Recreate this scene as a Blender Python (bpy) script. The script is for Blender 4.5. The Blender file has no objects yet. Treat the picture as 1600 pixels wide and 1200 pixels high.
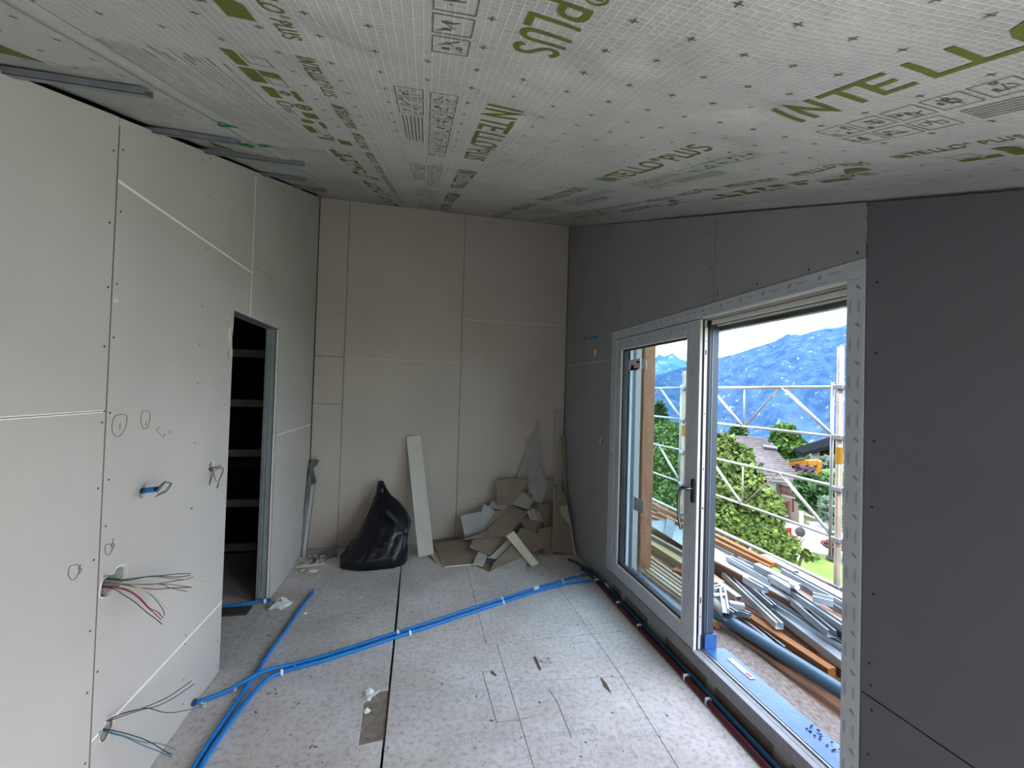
import bpy, math, random
from mathutils import Vector, Matrix, noise
from mathutils.geometry import tessellate_polygon
random.seed(7)
scn = bpy.context.scene
COL = scn.collection

# ------------------------------------------------------------------ camera
FPX, YAW, PITCH, ROLL, CH = 666.803, .21021348, .01854077, .02982376, 1.7
XL, XR, D, ZB, SL = -1.1083, 1.6724, 4.8119, 3.7124, .34496
Y0 = -1.05   # rear wall
def _rows():
    cy, sy = math.cos(YAW), math.sin(YAW); cp, sp = math.cos(PITCH), math.sin(PITCH)
    f = Vector((sy*cp, cy*cp, sp)); r = Vector((cy, -sy, 0)); u = r.cross(f)
    cr, sr = math.cos(ROLL), math.sin(ROLL)
    return cr*r+sr*u, -sr*r+cr*u, f
RX, UP, FW = _rows()
cd = bpy.data.cameras.new('camera'); cam = bpy.data.objects.new('camera', cd); COL.objects.link(cam)
cd.sensor_fit = 'HORIZONTAL'; cd.sensor_width = 36; cd.lens = FPX*36/1600; cd.clip_start = .02; cd.clip_end = 30000
cam.matrix_world = Matrix(((RX.x, UP.x, -FW.x, 0), (RX.y, UP.y, -FW.y, 0), (RX.z, UP.z, -FW.z, CH), (0, 0, 0, 1)))
scn.camera = cam
# ------------------------------------------------------------------ light
scn.view_settings.view_transform = 'Standard'; scn.view_settings.look = 'None'
scn.view_settings.gamma = 1; scn.view_settings.use_curve_mapping = False
scn.view_settings.exposure = 0.45
SKY = 7.6
w = bpy.data.worlds.new('sky'); scn.world = w; w.use_nodes = True
nt = w.node_tree; nt.nodes.clear()
def wn(t): return nt.nodes.new(t)
tc = wn('ShaderNodeTexCoord'); sep = wn('ShaderNodeSeparateXYZ'); nt.links.new(tc.outputs['Generated'], sep.inputs[0])
mp = wn('ShaderNodeMapping'); mp.inputs['Scale'].default_value = (1.3, 1.3, 3.6); nt.links.new(tc.outputs['Generated'], mp.inputs[0])
nz = wn('ShaderNodeTexNoise'); nz.inputs['Scale'].default_value = 3.4; nz.inputs['Detail'].default_value = 7; nz.inputs['Roughness'].default_value = .55
nt.links.new(mp.outputs[0], nz.inputs[0])
cr = wn('ShaderNodeValToRGB'); cr.color_ramp.elements[0].position = .45; cr.color_ramp.elements[1].position = .60
nt.links.new(nz.outputs[0], cr.inputs[0])
gr = wn('ShaderNodeValToRGB'); gr.color_ramp.elements[0].color = (.15, .23, .36, 1); gr.color_ramp.elements[1].color = (.16, .29, .56, 1); gr.color_ramp.elements[1].position = .6
nt.links.new(sep.outputs[2], gr.inputs[0])
mx = wn('ShaderNodeMixRGB'); nt.links.new(cr.outputs[0], mx.inputs[0]); nt.links.new(gr.outputs[0], mx.inputs[1]); mx.inputs[2].default_value = (1.05, 1.03, 1.0, 1)
bg = wn('ShaderNodeBackground'); bg.inputs[1].default_value = SKY; nt.links.new(mx.outputs[0], bg.inputs[0])
ow = wn('ShaderNodeOutputWorld'); nt.links.new(bg.outputs[0], ow.inputs[0])
sd = bpy.data.lights.new('sun', 'SUN'); sd.energy = 3.0; sd.angle = .009; sd.color = (1, .95, .86)
so = bpy.data.objects.new('sun', sd); COL.objects.link(so)
so.rotation_euler = Vector((-.30, -.62, 1)).to_track_quat('Z', 'Y').to_euler(); so.location = (0, -3, 12)

# added fill lamp in a made-up opening, unseen beside and behind the camera
def fill_light(name, loc, aim, sx_, sy_, watts, col):
    l = bpy.data.lights.new(name, 'AREA'); l.shape = 'RECTANGLE'; l.size = sx_; l.size_y = sy_; l.energy = watts; l.color = col
    o = bpy.data.objects.new(name, l); COL.objects.link(o); o.location = loc; o.rotation_euler = Vector(aim).to_track_quat('-Z', 'Z').to_euler(); return o
fill_light('fill_lamp_side', (XR+.03, -.30, .92), (-1, .0, 0.0), 1.2, 1.25, 40, (.96, .98, 1))
# ------------------------------------------------------------------ picture ray helpers (real planes of the room)
CAM = Vector((0, 0, CH))
def ray(px, py): return RX*((px-800)/FPX) - UP*((py-600)/FPX) + FW
def hit(px, py, n, d):
    r = ray(px, py); n = Vector(n); return CAM + r*((d-n.dot(CAM))/n.dot(r))
def LW(px, py, o=0): return hit(px, py, (1, 0, 0), XL+o)
def RW(px, py, o=0): return hit(px, py, (1, 0, 0), XR-o)
def BW(px, py, o=0): return hit(px, py, (0, 1, 0), D-o)
def FL(px, py, z=0): return hit(px, py, (0, 0, 1), z)
def CE(px, py): return hit(px, py, (0, -SL, 1), ZB-SL*D)
def DX(px, py, x): return hit(px, py, (1, 0, 0), x)
def FAR(px, py, r):
    v = ray(px, py); return CAM + v*(r/math.hypot(v.x, v.y))
def CZ(y): return ZB-SL*(D-y)

# ------------------------------------------------------------------ materials
MATS = {}
def _n(nt, t, **k):
    n = nt.nodes.new(t)
    for a, b in k.items():
        if a in n.inputs: n.inputs[a].default_value = b
        else: setattr(n, a, b)
    return n
def mat(name, col, rough=.7, metal=0, var=.0, vscale=8, bump=0, bscale=60, spec=.3, col2=None, stretch=None, detail=5):
    if name in MATS: return MATS[name]
    m = bpy.data.materials.new(name); m.use_nodes = True; nt = m.node_tree
    b = nt.nodes['Principled BSDF']; b.inputs['Roughness'].default_value = rough; b.inputs['Metallic'].default_value = metal
    b.inputs['Specular IOR Level'].default_value = spec
    b.inputs['Base Color'].default_value = (*col, 1)
    tc = _n(nt, 'ShaderNodeTexCoord'); src = tc.outputs['Object']
    if stretch:
        mp = _n(nt, 'ShaderNodeMapping'); mp.inputs['Scale'].default_value = stretch; nt.links.new(src, mp.inputs[0]); src = mp.outputs[0]
    if var or col2:
        n = _n(nt, 'ShaderNodeTexNoise', Scale=vscale, Detail=detail); nt.links.new(src, n.inputs[0])
        r = _n(nt, 'ShaderNodeValToRGB'); r.color_ramp.elements[0].position = .3; r.color_ramp.elements[1].position = .7
        c2 = col2 or tuple(min(1, c*(1+var)) for c in col); c1 = col if col2 else tuple(c*(1-var) for c in col)
        r.color_ramp.elements[0].color = (*c1, 1); r.color_ramp.elements[1].color = (*c2, 1)
        nt.links.new(n.outputs[0], r.inputs[0]); nt.links.new(r.outputs[0], b.inputs['Base Color'])
    if bump:
        n = _n(nt, 'ShaderNodeTexNoise', Scale=bscale, Detail=4); nt.links.new(src, n.inputs[0])
        bp = _n(nt, 'ShaderNodeBump', Strength=bump, Distance=.01); nt.links.new(n.outputs[0], bp.inputs['Height']); nt.links.new(bp.outputs[0], b.inputs['Normal'])
    MATS[name] = m; return m
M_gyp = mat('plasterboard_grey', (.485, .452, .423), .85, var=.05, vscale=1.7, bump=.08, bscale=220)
M_gypR = mat('plasterboard_grey_shaded', (.30, .30, .305), .85, var=.05, vscale=2, bump=.08, bscale=220)  # same board as the other walls, door-wall shade put into the colour
M_gypN = mat('plasterboard_blue_grey_shaded', (.145, .150, .163), .85, var=.06, vscale=2, bump=.08, bscale=220)  # blue-grey board with shade and lens vignetting put into the colour
M_gypB = mat('plasterboard_grey_warm', (.485, .435, .375), .85, var=.07, vscale=1.3, bump=.08, bscale=220)
M_white = mat('gypsum_core', (.80, .77, .70), .9, var=.05, vscale=30, bump=.3, bscale=90)
M_brown = mat('brown_backing_paper', (.25, .195, .145), .85, var=.15, vscale=5, bump=.1)
M_paper = mat('cream_facing_paper', (.50, .48, .43), .85, var=.06, vscale=6)
M_dark = mat('dark_cavity', (.02, .02, .022), .9)
M_screw = mat('screw_black', (.03, .03, .035), .5, metal=.5)
M_zinc = mat('galvanised_steel', (.36, .40, .42), .35, metal=.75, var=.12, vscale=25)
M_zincd = mat('galvanised_steel_dull', (.24, .26, .28), .45, metal=.5, var=.1, vscale=20)
M_blue = mat('blue_conduit', (.012, .19, .55), .42, var=.1, vscale=12)
M_blued = mat('dark_blue_pipe', (.01, .055, .13), .5)
M_red = mat('maroon_pipe', (.09, .012, .02), .5)
M_clip = mat('white_nylon', (.72, .75, .76), .5)
M_pvc = mat('white_frame_film', (.50, .53, .56), .45, var=.06, vscale=14)
M_pvcw = mat('white_profile', (.78, .77, .74), .4)
M_alu = mat('anthracite_aluminium', (.075, .095, .125), .4, metal=.35)
M_gasket = mat('black_gasket', (.012, .013, .016), .6)
M_tape = mat('brown_wood_packer', (.16, .125, .09), .8, var=.15, vscale=9)
M_film = mat('blue_protective_film', (.022, .105, .31), .32, var=.16, vscale=14, bump=.25, bscale=30, spec=.6)
M_bag = mat('black_polythene', (.005, .006, .010), .30, bump=.9, bscale=20, spec=.5)
M_mark = mat('grey_print', (.24, .31, .40), .7)
M_pencil = mat('pencil', (.19, .18, .17), .8)
M_green = mat('olive_print', (.10, .125, .018), .65, var=.12, vscale=30)
M_greend = mat('dark_olive_print', (.085, .10, .05), .7)
M_gtape = mat('green_tape', (.01, .16, .055), .5, var=.4, vscale=40)
M_wood = mat('orange_timber', (.19, .062, .013), .6, col2=(.29, .13, .04), stretch=(30, 1.2, 30), vscale=3)
M_deckw = mat('brown_decking', (.12, .05, .026), .65, col2=(.21, .11, .065), stretch=(30, 1.2, 30), vscale=3)
M_pine = mat('pale_pine', (.27, .19, .08), .6, col2=(.36, .28, .14), stretch=(25, 1.5, 25), vscale=3)
M_post = mat('glulam_post', (.20, .082, .038), .6, col2=(.33, .155, .08), stretch=(20, 20, 1.2), vscale=3)
M_osb = mat('strand_board', (.10, .07, .055), .75, col2=(.27, .235, .21), stretch=(10, 3, 10), vscale=9, bump=.2, detail=8)
M_pipe = mat('blue_grey_tube', (.06, .125, .18), .3, var=.1, vscale=5, spec=.5)
M_scaf = mat('scaffold_steel', (.36, .37, .37), .4, metal=.6, var=.12, vscale=10)
M_scafb = mat('scaffold_steel_rusty', (.27, .225, .18), .5, metal=.4, var=.2, vscale=9)
M_yel = mat('yellow_tag', (.32, .16, .004), .5)
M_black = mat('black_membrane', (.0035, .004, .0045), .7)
M_batten = mat('grey_batten', (.42, .40, .33), .7, col2=(.62, .59, .50), stretch=(3, 30, 30), vscale=6)
M_wire = {k: mat('wire_'+k, c, .4) for k, c in dict(black=(.03, .035, .04), grey=(.14, .17, .17), brown=(.16, .09, .06), red=(.22, .006, .03), blue=(.05, .15, .30), yellow=(.55, .40, .12), green=(.12, .22, .15)).items()}

def floor_mat():
    m = bpy.data.materials.new('floorboard'); m.use_nodes = True; nt = m.node_tree; b = nt.nodes['Principled BSDF']; L = nt.links
    tc = _n(nt, 'ShaderNodeTexCoord'); P = tc.outputs['Object']
    n1 = _n(nt, 'ShaderNodeTexNoise', Scale=2.2, Detail=8, Roughness=.62); L.new(P, n1.inputs[0])
    r1 = _n(nt, 'ShaderNodeValToRGB'); e = r1.color_ramp.elements; e[0].position = .33; e[0].color = (.54, .485, .45, 1); e[1].position = .66; e[1].color = (.70, .66, .645, 1); L.new(n1.outputs[0], r1.inputs[0])
    n2 = _n(nt, 'ShaderNodeTexNoise', Scale=34, Detail=6, Roughness=.75); L.new(P, n2.inputs[0])
    r2 = _n(nt, 'ShaderNodeValToRGB'); e = r2.color_ramp.elements; e[0].position = .34; e[0].color = (.62, .60, .58, 1); e[1].position = .52; e[1].color = (1, 1, 1, 1); L.new(n2.outputs[0], r2.inputs[0])
    n3 = _n(nt, 'ShaderNodeTexVoronoi', Scale=9); L.new(P, n3.inputs[0])
    r3 = _n(nt, 'ShaderNodeValToRGB'); e = r3.color_ramp.elements; e[0].position = .035; e[0].color = (.35, .32, .3, 1); e[1].position = .07; e[1].color = (1, 1, 1, 1); L.new(n3.outputs['Distance'], r3.inputs[0])
    a = _n(nt, 'ShaderNodeMixRGB', blend_type='MULTIPLY'); a.inputs[0].default_value = 1; L.new(r1.outputs[0], a.inputs[1]); L.new(r2.outputs[0], a.inputs[2])
    c = _n(nt, 'ShaderNodeMixRGB', blend_type='MULTIPLY'); c.inputs[0].default_value = .8; L.new(a.outputs[0], c.inputs[1]); L.new(r3.outputs[0], c.inputs[2])
    L.new(c.outputs[0], b.inputs['Base Color']); b.inputs['Roughness'].default_value = .6; b.inputs['Specular IOR Level'].default_value = .3
    bp = _n(nt, 'ShaderNodeBump', Strength=.15, Distance=.005); L.new(n2.outputs[0], bp.inputs['Height']); L.new(bp.outputs[0], b.inputs['Normal'])
    return m
M_floor = floor_mat()
def membrane_mat():
    m = bpy.data.materials.new('roof_membrane'); m.use_nodes = True; nt = m.node_tree; b = nt.nodes['Principled BSDF']; L = nt.links
    tc = _n(nt, 'ShaderNodeTexCoord'); P = tc.outputs['Object']
    s = _n(nt, 'ShaderNodeSeparateXYZ'); L.new(P, s.inputs[0])
    outs = []
    for o, sc in ((s.outputs[0], 62), (s.outputs[1], 90)):
        k = _n(nt, 'ShaderNodeMath', operation='MULTIPLY'); k.inputs[1].default_value = sc; L.new(o, k.inputs[0])
        f = _n(nt, 'ShaderNodeMath', operation='PINGPONG'); f.inputs[1].default_value = .5; L.new(k.outputs[0], f.inputs[0])
        g = _n(nt, 'ShaderNodeMapRange'); g.inputs[1].default_value = 0; g.inputs[2].default_value = .13; g.inputs[3].default_value = 1; g.inputs[4].default_value = 0; L.new(f.outputs[0], g.inputs[0]); outs.append(g.outputs[0])
    mxx = _n(nt, 'ShaderNodeMath', operation='MAXIMUM'); L.new(outs[0], mxx.inputs[0]); L.new(outs[1], mxx.inputs[1])
    n1 = _n(nt, 'ShaderNodeTexNoise', Scale=3.2, Detail=6, Roughness=.65); L.new(P, n1.inputs[0])
    r1 = _n(nt, 'ShaderNodeValToRGB'); e = r1.color_ramp.elements; e[0].position = .3; e[0].color = (.34, .35, .33, 1); e[1].position = .7; e[1].color = (.45, .45, .42, 1); L.new(n1.outputs[0], r1.inputs[0])
    n2 = _n(nt, 'ShaderNodeTexNoise', Scale=160, Detail=3); L.new(P, n2.inputs[0])
    r2 = _n(nt, 'ShaderNodeValToRGB'); e = r2.color_ramp.elements; e[0].position = .3; e[0].color = (.86, .86, .86, 1); e[1].position = .7; e[1].color = (1, 1, 1, 1); L.new(n2.outputs[0], r2.inputs[0])
    a = _n(nt, 'ShaderNodeMixRGB', blend_type='MULTIPLY'); a.inputs[0].default_value = 1; L.new(r1.outputs[0], a.inputs[1]); L.new(r2.outputs[0], a.inputs[2])
    fc = _n(nt, 'ShaderNodeMath', operation='MULTIPLY'); fc.inputs[1].default_value = .42; L.new(mxx.outputs[0], fc.inputs[0])
    c = _n(nt, 'ShaderNodeMixRGB'); L.new(fc.outputs[0], c.inputs[0]); L.new(a.outputs[0], c.inputs[1]); c.inputs[2].default_value = (.72, .72, .68, 1)
    L.new(c.outputs[0], b.inputs['Base Color']); b.inputs['Roughness'].default_value = .38; b.inputs['Specular IOR Level'].default_value = .5
    bp = _n(nt, 'ShaderNodeBump', Strength=.35, Distance=.002); L.new(mxx.outputs[0], bp.inputs['Height'])
    n4 = _n(nt, 'ShaderNodeTexNoise', Scale=6, Detail=6, Roughness=.6); L.new(P, n4.inputs[0])
    b2 = _n(nt, 'ShaderNodeBump', Strength=.55, Distance=.02); L.new(n4.outputs[0], b2.inputs['Height']); L.new(bp.outputs[0], b2.inputs['Normal'])
    L.new(b2.outputs[0], b.inputs['Normal'])
    return m
M_memb = membrane_mat()
def glass_mat():
    m = bpy.data.materials.new('window_glass'); m.use_nodes = True; nt = m.node_tree; nt.nodes.clear(); L = nt.links
    t = _n(nt, 'ShaderNodeBsdfTransparent'); t.inputs[0].default_value = (.89, .945, .95, 1)
    g = _n(nt, 'ShaderNodeBsdfGlossy', Roughness=.01); f0 = _n(nt, 'ShaderNodeLayerWeight', Blend=.5)
    f1 = _n(nt, 'ShaderNodeMath', operation='POWER'); f1.inputs[1].default_value = 5; L.new(f0.outputs['Facing'], f1.inputs[0])
    f = _n(nt, 'ShaderNodeMapRange'); f.inputs[3].default_value = .03; f.inputs[4].default_value = .9; L.new(f1.outputs[0], f.inputs[0])
    x = _n(nt, 'ShaderNodeMixShader'); L.new(f.outputs[0], x.inputs[0]); L.new(t.outputs[0], x.inputs[1]); L.new(g.outputs[0], x.inputs[2])
    o = _n(nt, 'ShaderNodeOutputMaterial'); L.new(x.outputs[0], o.inputs[0]); return m
M_glass = glass_mat()

# ------------------------------------------------------------------ object helpers
def wloc(o):
    v = Vector((0, 0, 0))
    while o: v += o.location; o = o.parent
    return v
class MB:
    def __init__(s): s.v = []; s.f = []; s.m = []
    def add(s, vs, fs, mi=0):
        k = len(s.v); s.v += [Vector(p) for p in vs]; s.f += [tuple(i+k for i in f) for f in fs]; s.m += [mi]*len(fs); return s
    def box(s, x0, x1, y0, y1, z0, z1, mi=0):
        return s.add([(x0,y0,z0),(x1,y0,z0),(x1,y1,z0),(x0,y1,z0),(x0,y0,z1),(x1,y0,z1),(x1,y1,z1),(x0,y1,z1)],
                     [(0,3,2,1),(4,5,6,7),(0,1,5,4),(1,2,6,5),(2,3,7,6),(3,0,4,7)], mi)
    def bar(s, a, b, wd, ht, up=(0,0,1), mi=0):          # bar with its top face centre line from a to b
        a = Vector(a); b = Vector(b); d = (b-a).normalized(); sd = d.cross(Vector(up)).normalized(); u = sd.cross(d)
        vs = []
        for p in (a, b):
            for i, j in ((-.5,-1),(.5,-1),(.5,0),(-.5,0)): vs.append(p+sd*wd*i+u*ht*j)
        return s.add(vs, [(0,1,2,3),(7,6,5,4),(0,4,5,1),(1,5,6,2),(2,6,7,3),(3,7,4,0)], mi)
    def tube(s, pts, r, n=8, mi=0, cap=True, rr=None):
        pts = [Vector(p) for p in pts]; k = len(s.v); N = len(pts); pu = None
        for i, p in enumerate(pts):
            t = (pts[min(i+1, N-1)]-pts[max(i-1, 0)]).normalized()
            if pu is None: pu = t.orthogonal().normalized()
            pu = (pu-t*pu.dot(t)).normalized(); q = t.cross(pu); R = rr[i] if rr else r
            for j in range(n):
                a = 2*math.pi*j/n; s.v.append(p+(pu*math.cos(a)+q*math.sin(a))*R)
        for i in range(N-1):
            for j in range(n): s.f.append((k+i*n+j, k+i*n+(j+1)%n, k+(i+1)*n+(j+1)%n, k+(i+1)*n+j)); s.m.append(mi)
        if cap:
            s.f.append(tuple(k+j for j in range(n))[::-1]); s.f.append(tuple(k+(N-1)*n+j for j in range(n))); s.m += [mi, mi]
        return s
    def lathe(s, c, prof, n=20, mi=0):
        c = Vector(c); k = len(s.v)
        for r, z in prof:
            for j in range(n):
                a = 2*math.pi*j/n; s.v.append(c+Vector((r*math.cos(a), r*math.sin(a), z)))
        for i in range(len(prof)-1):
            for j in range(n): s.f.append((k+i*n+j, k+i*n+(j+1)%n, k+(i+1)*n+(j+1)%n, k+(i+1)*n+j)); s.m.append(mi)
        return s
    def prism(s, pts, off, mi=0, side=None, holes=(), hole_mi=None):   # front polygon pts, back = pts + off
        off = Vector(off); loops = [[Vector(p) for p in pts]]+[[Vector(p) for p in h] for h in holes]
        flat = [p for l in loops for p in l]; tri = tessellate_polygon(loops); k = len(s.v); n = len(flat)
        s.v += flat+[p+off for p in flat]
        side = mi if side is None else side
        for t in tri:
            s.f.append(tuple(k+i for i in t)); s.m.append(mi); s.f.append(tuple(k+n+i for i in reversed(t))); s.m.append(mi)
        st = 0
        for li, l in enumerate(loops):
            for i in range(len(l)):
                a = st+i; b = st+(i+1) % len(l); s.f.append((k+a, k+b, k+n+b, k+n+a)); s.m.append(side if li == 0 or hole_mi is None else hole_mi)
            st += len(l)
        return s
    def build(s, name, mats, parent=None, loc=None, smooth=False, bevel=0):
        me = bpy.data.meshes.new(name); o = bpy.data.objects.new(name, me)
        if parent is not None: L0 = wloc(parent); o.parent = parent
        else: L0 = Vector(loc) if loc is not None else Vector((0, 0, 0)); o.location = L0
        me.from_pydata([tuple(v-L0) for v in s.v], [], s.f)
        for m in (mats if isinstance(mats, (list, tuple)) else [mats]): me.materials.append(m)
        for p, mi in zip(me.polygons, s.m): p.material_index = mi; p.use_smooth = smooth
        me.validate(); me.update()
        import bmesh
        bm = bmesh.new(); bm.from_mesh(me); bmesh.ops.recalc_face_normals(bm, faces=bm.faces); bm.to_mesh(me); bm.free()
        if bevel:
            b = o.modifiers.new('bevel', 'BEVEL'); b.width = bevel; b.segments = 1; b.limit_method = 'ANGLE'
        COL.objects.link(o); return o
    def base(s):
        xs = [v.x for v in s.v]; ys = [v.y for v in s.v]; zs = [v.z for v in s.v]
        return Vector(((min(xs)+max(xs))/2, (min(ys)+max(ys))/2, min(zs)))
    def thing(s, name, label, cat, mats, group=None, **k):
        o = s.build(name, mats, loc=s.base(), **k); tag(o, label, cat, group); return o
def tag(o, label=None, cat=None, group=None, kind=None):
    if label: o['label'] = label
    if cat: o['category'] = cat
    if group: o['group'] = group
    if kind: o['kind'] = kind
    return o
def root(name, label, cat, loc, group=None):
    o = bpy.data.objects.new(name, None); o.location = Vector(loc); o.empty_display_size = .1; COL.objects.link(o); return tag(o, label, cat, group)
def struct(name):
    o = bpy.data.objects.new(name, None); o.empty_display_size = .1; COL.objects.link(o); o['kind'] = 'structure'; return o
def stuff(o): o['kind'] = 'stuff'; return o
def smoothpath(P, n=5):
    P = [Vector(p) for p in P]; out = []
    for i in range(len(P)-1):
        p0 = P[max(i-1, 0)]; p1 = P[i]; p2 = P[i+1]; p3 = P[min(i+2, len(P)-1)]
        for j in range(n):
            t = j/n; out.append(.5*((2*p1)+(-p0+p2)*t+(2*p0-5*p1+4*p2-p3)*t*t+(-p0+3*p1-3*p2+p3)*t**3))
    out.append(P[-1]); return out

# ================================================================== ROOM SHELL
GAP = .0022
def clip(poly): return poly
# ---- floor
floor = struct('floor')
MB().box(-4.2, XR+.02, Y0-.1, D+.1, -.20, -.022).build('subfloor', mat('subfloor_dark', (.03, .027, .025), .9), floor)
notch = [FL(603, 1082), FL(606, 1150), FL(567, 1150), FL(570, 1098), FL(583, 1084)]
sx = -.118
G = .0016
def fboard(poly, **k):
    MB().prism([(x, y, 0) for x, y in poly], (0, 0, -.02)).build('floor_board', M_floor, floor, bevel=.0012)
def shr(x0, x1, y0, y1, g=G): return [(x0+g, y0+g), (x1-g, y0+g), (x1-g, y1-g), (x0+g, y1-g)]
wl = -.006
fboard([(XL, Y0), (sx-.006, Y0), (sx-.006, 2.17), (-.235, 2.155), (-.245, 2.45), (-.17, 2.53), (sx-.006, 2.53), (sx-.012, 3.6), (XL, 3.6)])
fboard([(XL, 3.603), (sx-.012, 3.603), (sx-.016, D), (XL, D)])
MB().box(-.25, sx, 2.13, 2.56, -.0215, -.012).build('screed_patch', mat('dusty_screed', (.24, .20, .16), .9, var=.25, vscale=30), floor)
fboard(shr(-4.1, XL, 2.0, 3.2)); fboard(shr(-4.1, XL, 3.2, D-.02))
# right-hand boards with cut joints
sx2 = sx+.006; g2 = G
fboard([(sx2, Y0), (.558-G, Y0), (.558-G, 2.181), (.435, 2.181), (.420, 2.59), (.558-G, 2.592), (.558-G, 2.855), (sx2, 2.858)])
fboard([(.439, 2.185), (.558-G, 2.185), (.558-G, 2.588), (.424, 2.586)])
fboard([(.558+G, 2.475), (1.245-G, 2.41), (1.245-G, 2.861), (.558+G, 2.855)])
fboard([(.558+G, 2.471), (.558+G, 2.187), (.612, 2.187), (.612, 2.183), (.558+G, 2.183), (.558+G, Y0), (1.19-G, Y0), (1.212-G, 1.8), (1.245-G, 2.406)])
fboard([(1.245+G, 2.41), (1.212+G, 1.8), (1.19+G, Y0), (XR, Y0), (XR, 2.858), (1.245+G, 2.861)])
fboard([(1.245+G, 2.865), (XR, 2.862), (XR, D), (1.245+G, D)])
fboard([(sx2, 2.862), (.487-G, 2.859), (.487-G, 3.36), (.29, 3.36), (sx2, 3.42)]); fboard([(sx2, 3.4235), (.29, 3.3635), (.487-G, 3.3635), (.487-G, D), (sx2-.02, D)])
fboard([(.487+G, 2.859), (.558, 2.859), (1.245-G, 2.865), (1.245-G, 3.20), (.63, 3.18), (.487+G, 3.16)]); fboard([(.487+G, 3.164), (.63, 3.184), (1.245-G, 3.204), (1.245-G, D), (.487+G, D)])
for q in (((857,1077),(871,1098),(893,1153)), ((836,1025),(846,1046))):
    MB().tube([FL(*p, -.0004) for p in q], .0018, 4).build('board_crack', M_dark, floor)
def flat_text(s, size, origin, right, up, nrm, m, name, parent, shear=0, sx=1):
    cu = bpy.data.curves.new('t', 'FONT'); cu.body = s; cu.size = size; cu.shear = shear
    ob = bpy.data.objects.new('t', cu); COL.objects.link(ob); dg = bpy.context.evaluated_depsgraph_get()
    me = bpy.data.meshes.new_from_object(ob.evaluated_get(dg)); bpy.data.objects.remove(ob)
    R_ = Vector(right).normalized(); U_ = Vector(up).normalized(); o3 = Vector(origin)+Vector(nrm)*.0008; L0 = wloc(parent)
    for v in me.vertices: v.co = o3+R_*(v.co.x*sx)+U_*v.co.y-L0
    me.materials.append(m); o = bpy.data.objects.new(name, me); o.parent = parent; COL.objects.link(o); return o
M_faint = mat('faded_floor_print', (.47, .47, .48), .7)
for (px, py, sz, ang) in ((768, 1155, .085, 178), (900, 1146, .07, 178), (735, 1035, .07, 176), (725, 1085, .06, 178), (870, 1080, .07, 176), (975, 1010, .06, 100), (1000, 1150, .07, 178)):
    p = FL(px, py); a = math.radians(ang)
    flat_text('Norguard', sz, (p.x+.12, p.y+.02, 0), (math.cos(a), math.sin(a), 0), (-math.sin(a), math.cos(a), 0), (0, 0, 1), M_faint, 'printed_word', floor)

# ---- walls made of boards on a frame
TH = .0125
def wall_board(parent, plane, poly, holes=(), m=None):
    """poly in wall coordinates (horizontal, z); plane 'L','R','B'"""
    def to(p, q=0):
        if plane == 'L': return (XL, p[0], p[1])
        if plane == 'R': return (XR, p[0], p[1])
        return (p[0], D, p[1])
    off = {'L': (-TH, 0, 0), 'R': (TH, 0, 0), 'B': (0, TH, 0)}[plane]
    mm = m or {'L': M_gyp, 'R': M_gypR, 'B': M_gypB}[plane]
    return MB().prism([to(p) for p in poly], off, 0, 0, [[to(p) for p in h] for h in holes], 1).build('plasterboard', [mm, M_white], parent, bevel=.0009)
def ir(a0, a1, z0, z1, top=None, g=GAP):
    if top is None: return [(a0+g, z0+g), (a1-g, z0+g), (a1-g, z1-g), (a0+g, z1-g)]
    return [(a0+g, z0+g), (a1-g, z0+g), (a1-g, top(a1)-.018), (a0+g, top(a0)-.018)]
def ell(c, ra, rb, n=14, jit=.12, rot=0, seed=1):
    rnd = random.Random(seed); out = []
    for i in range(n):
        t = 2*math.pi*i/n; k = 1+rnd.uniform(-jit, jit); x = ra*k*math.cos(t); y = rb*k*math.sin(t)
        out.append((c[0]+x*math.cos(rot)-y*math.sin(rot), c[1]+x*math.sin(rot)+y*math.cos(rot)))
    return out
wallL = struct('wall_left'); wallR = struct('wall_right'); wallB = struct('wall_back')
dy0, dy1, dz = 2.845, 3.705, 2.14
h_up = (LW(186, 905).y, LW(186, 905).z); h_lo = (LW(173, 1138).y, LW(173, 1138).z); h_sw = (LW(328, 733).y, LW(328, 733).z); h_bl = (LW(222, 770).y, LW(222, 770).z)
H1 = [(LW(x, y).y, LW(x, y).z) for x, y in ((156,925),(160,908),(168,899),(178,897),(181,889),(187,885),(195,884),(198,889),(197,900),(195,910),(187,917),(176,921),(170,931),(163,934),(156,932))]
H2 = [(LW(x, y).y, LW(x, y).z) for x, y in ((155,1150),(160,1140),(165,1127),(172,1119),(179,1119),(178,1134),(174,1142),(168,1155),(160,1160),(155,1157))]
H3 = [(LW(x, y).y, LW(x, y).z) for x, y in ((325,735),(326,724),(329,719),(334,722),(335,732),(333,739),(328,739))]
H4 = ell(h_bl, .018, .022, seed=4, jit=.05)
tl = CZ
mid_z = .408
wall_board(wallL, 'L', ir(Y0, .6, 0, 1.587)); wall_board(wallL, 'L', ir(Y0, .6, 1.587, 0, tl)) if CZ(Y0) > 1.7 else wall_board(wallL, 'L', [(Y0, 1.589), (.6-GAP, 1.589), (.6-GAP, CZ(.6)-.035), (Y0, CZ(Y0)-.035)])
wall_board(wallL, 'L', ir(.6, 1.815, 0, 1.587)); wall_board(wallL, 'L', ir(.6, 1.815, 1.587, 0, tl))
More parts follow.
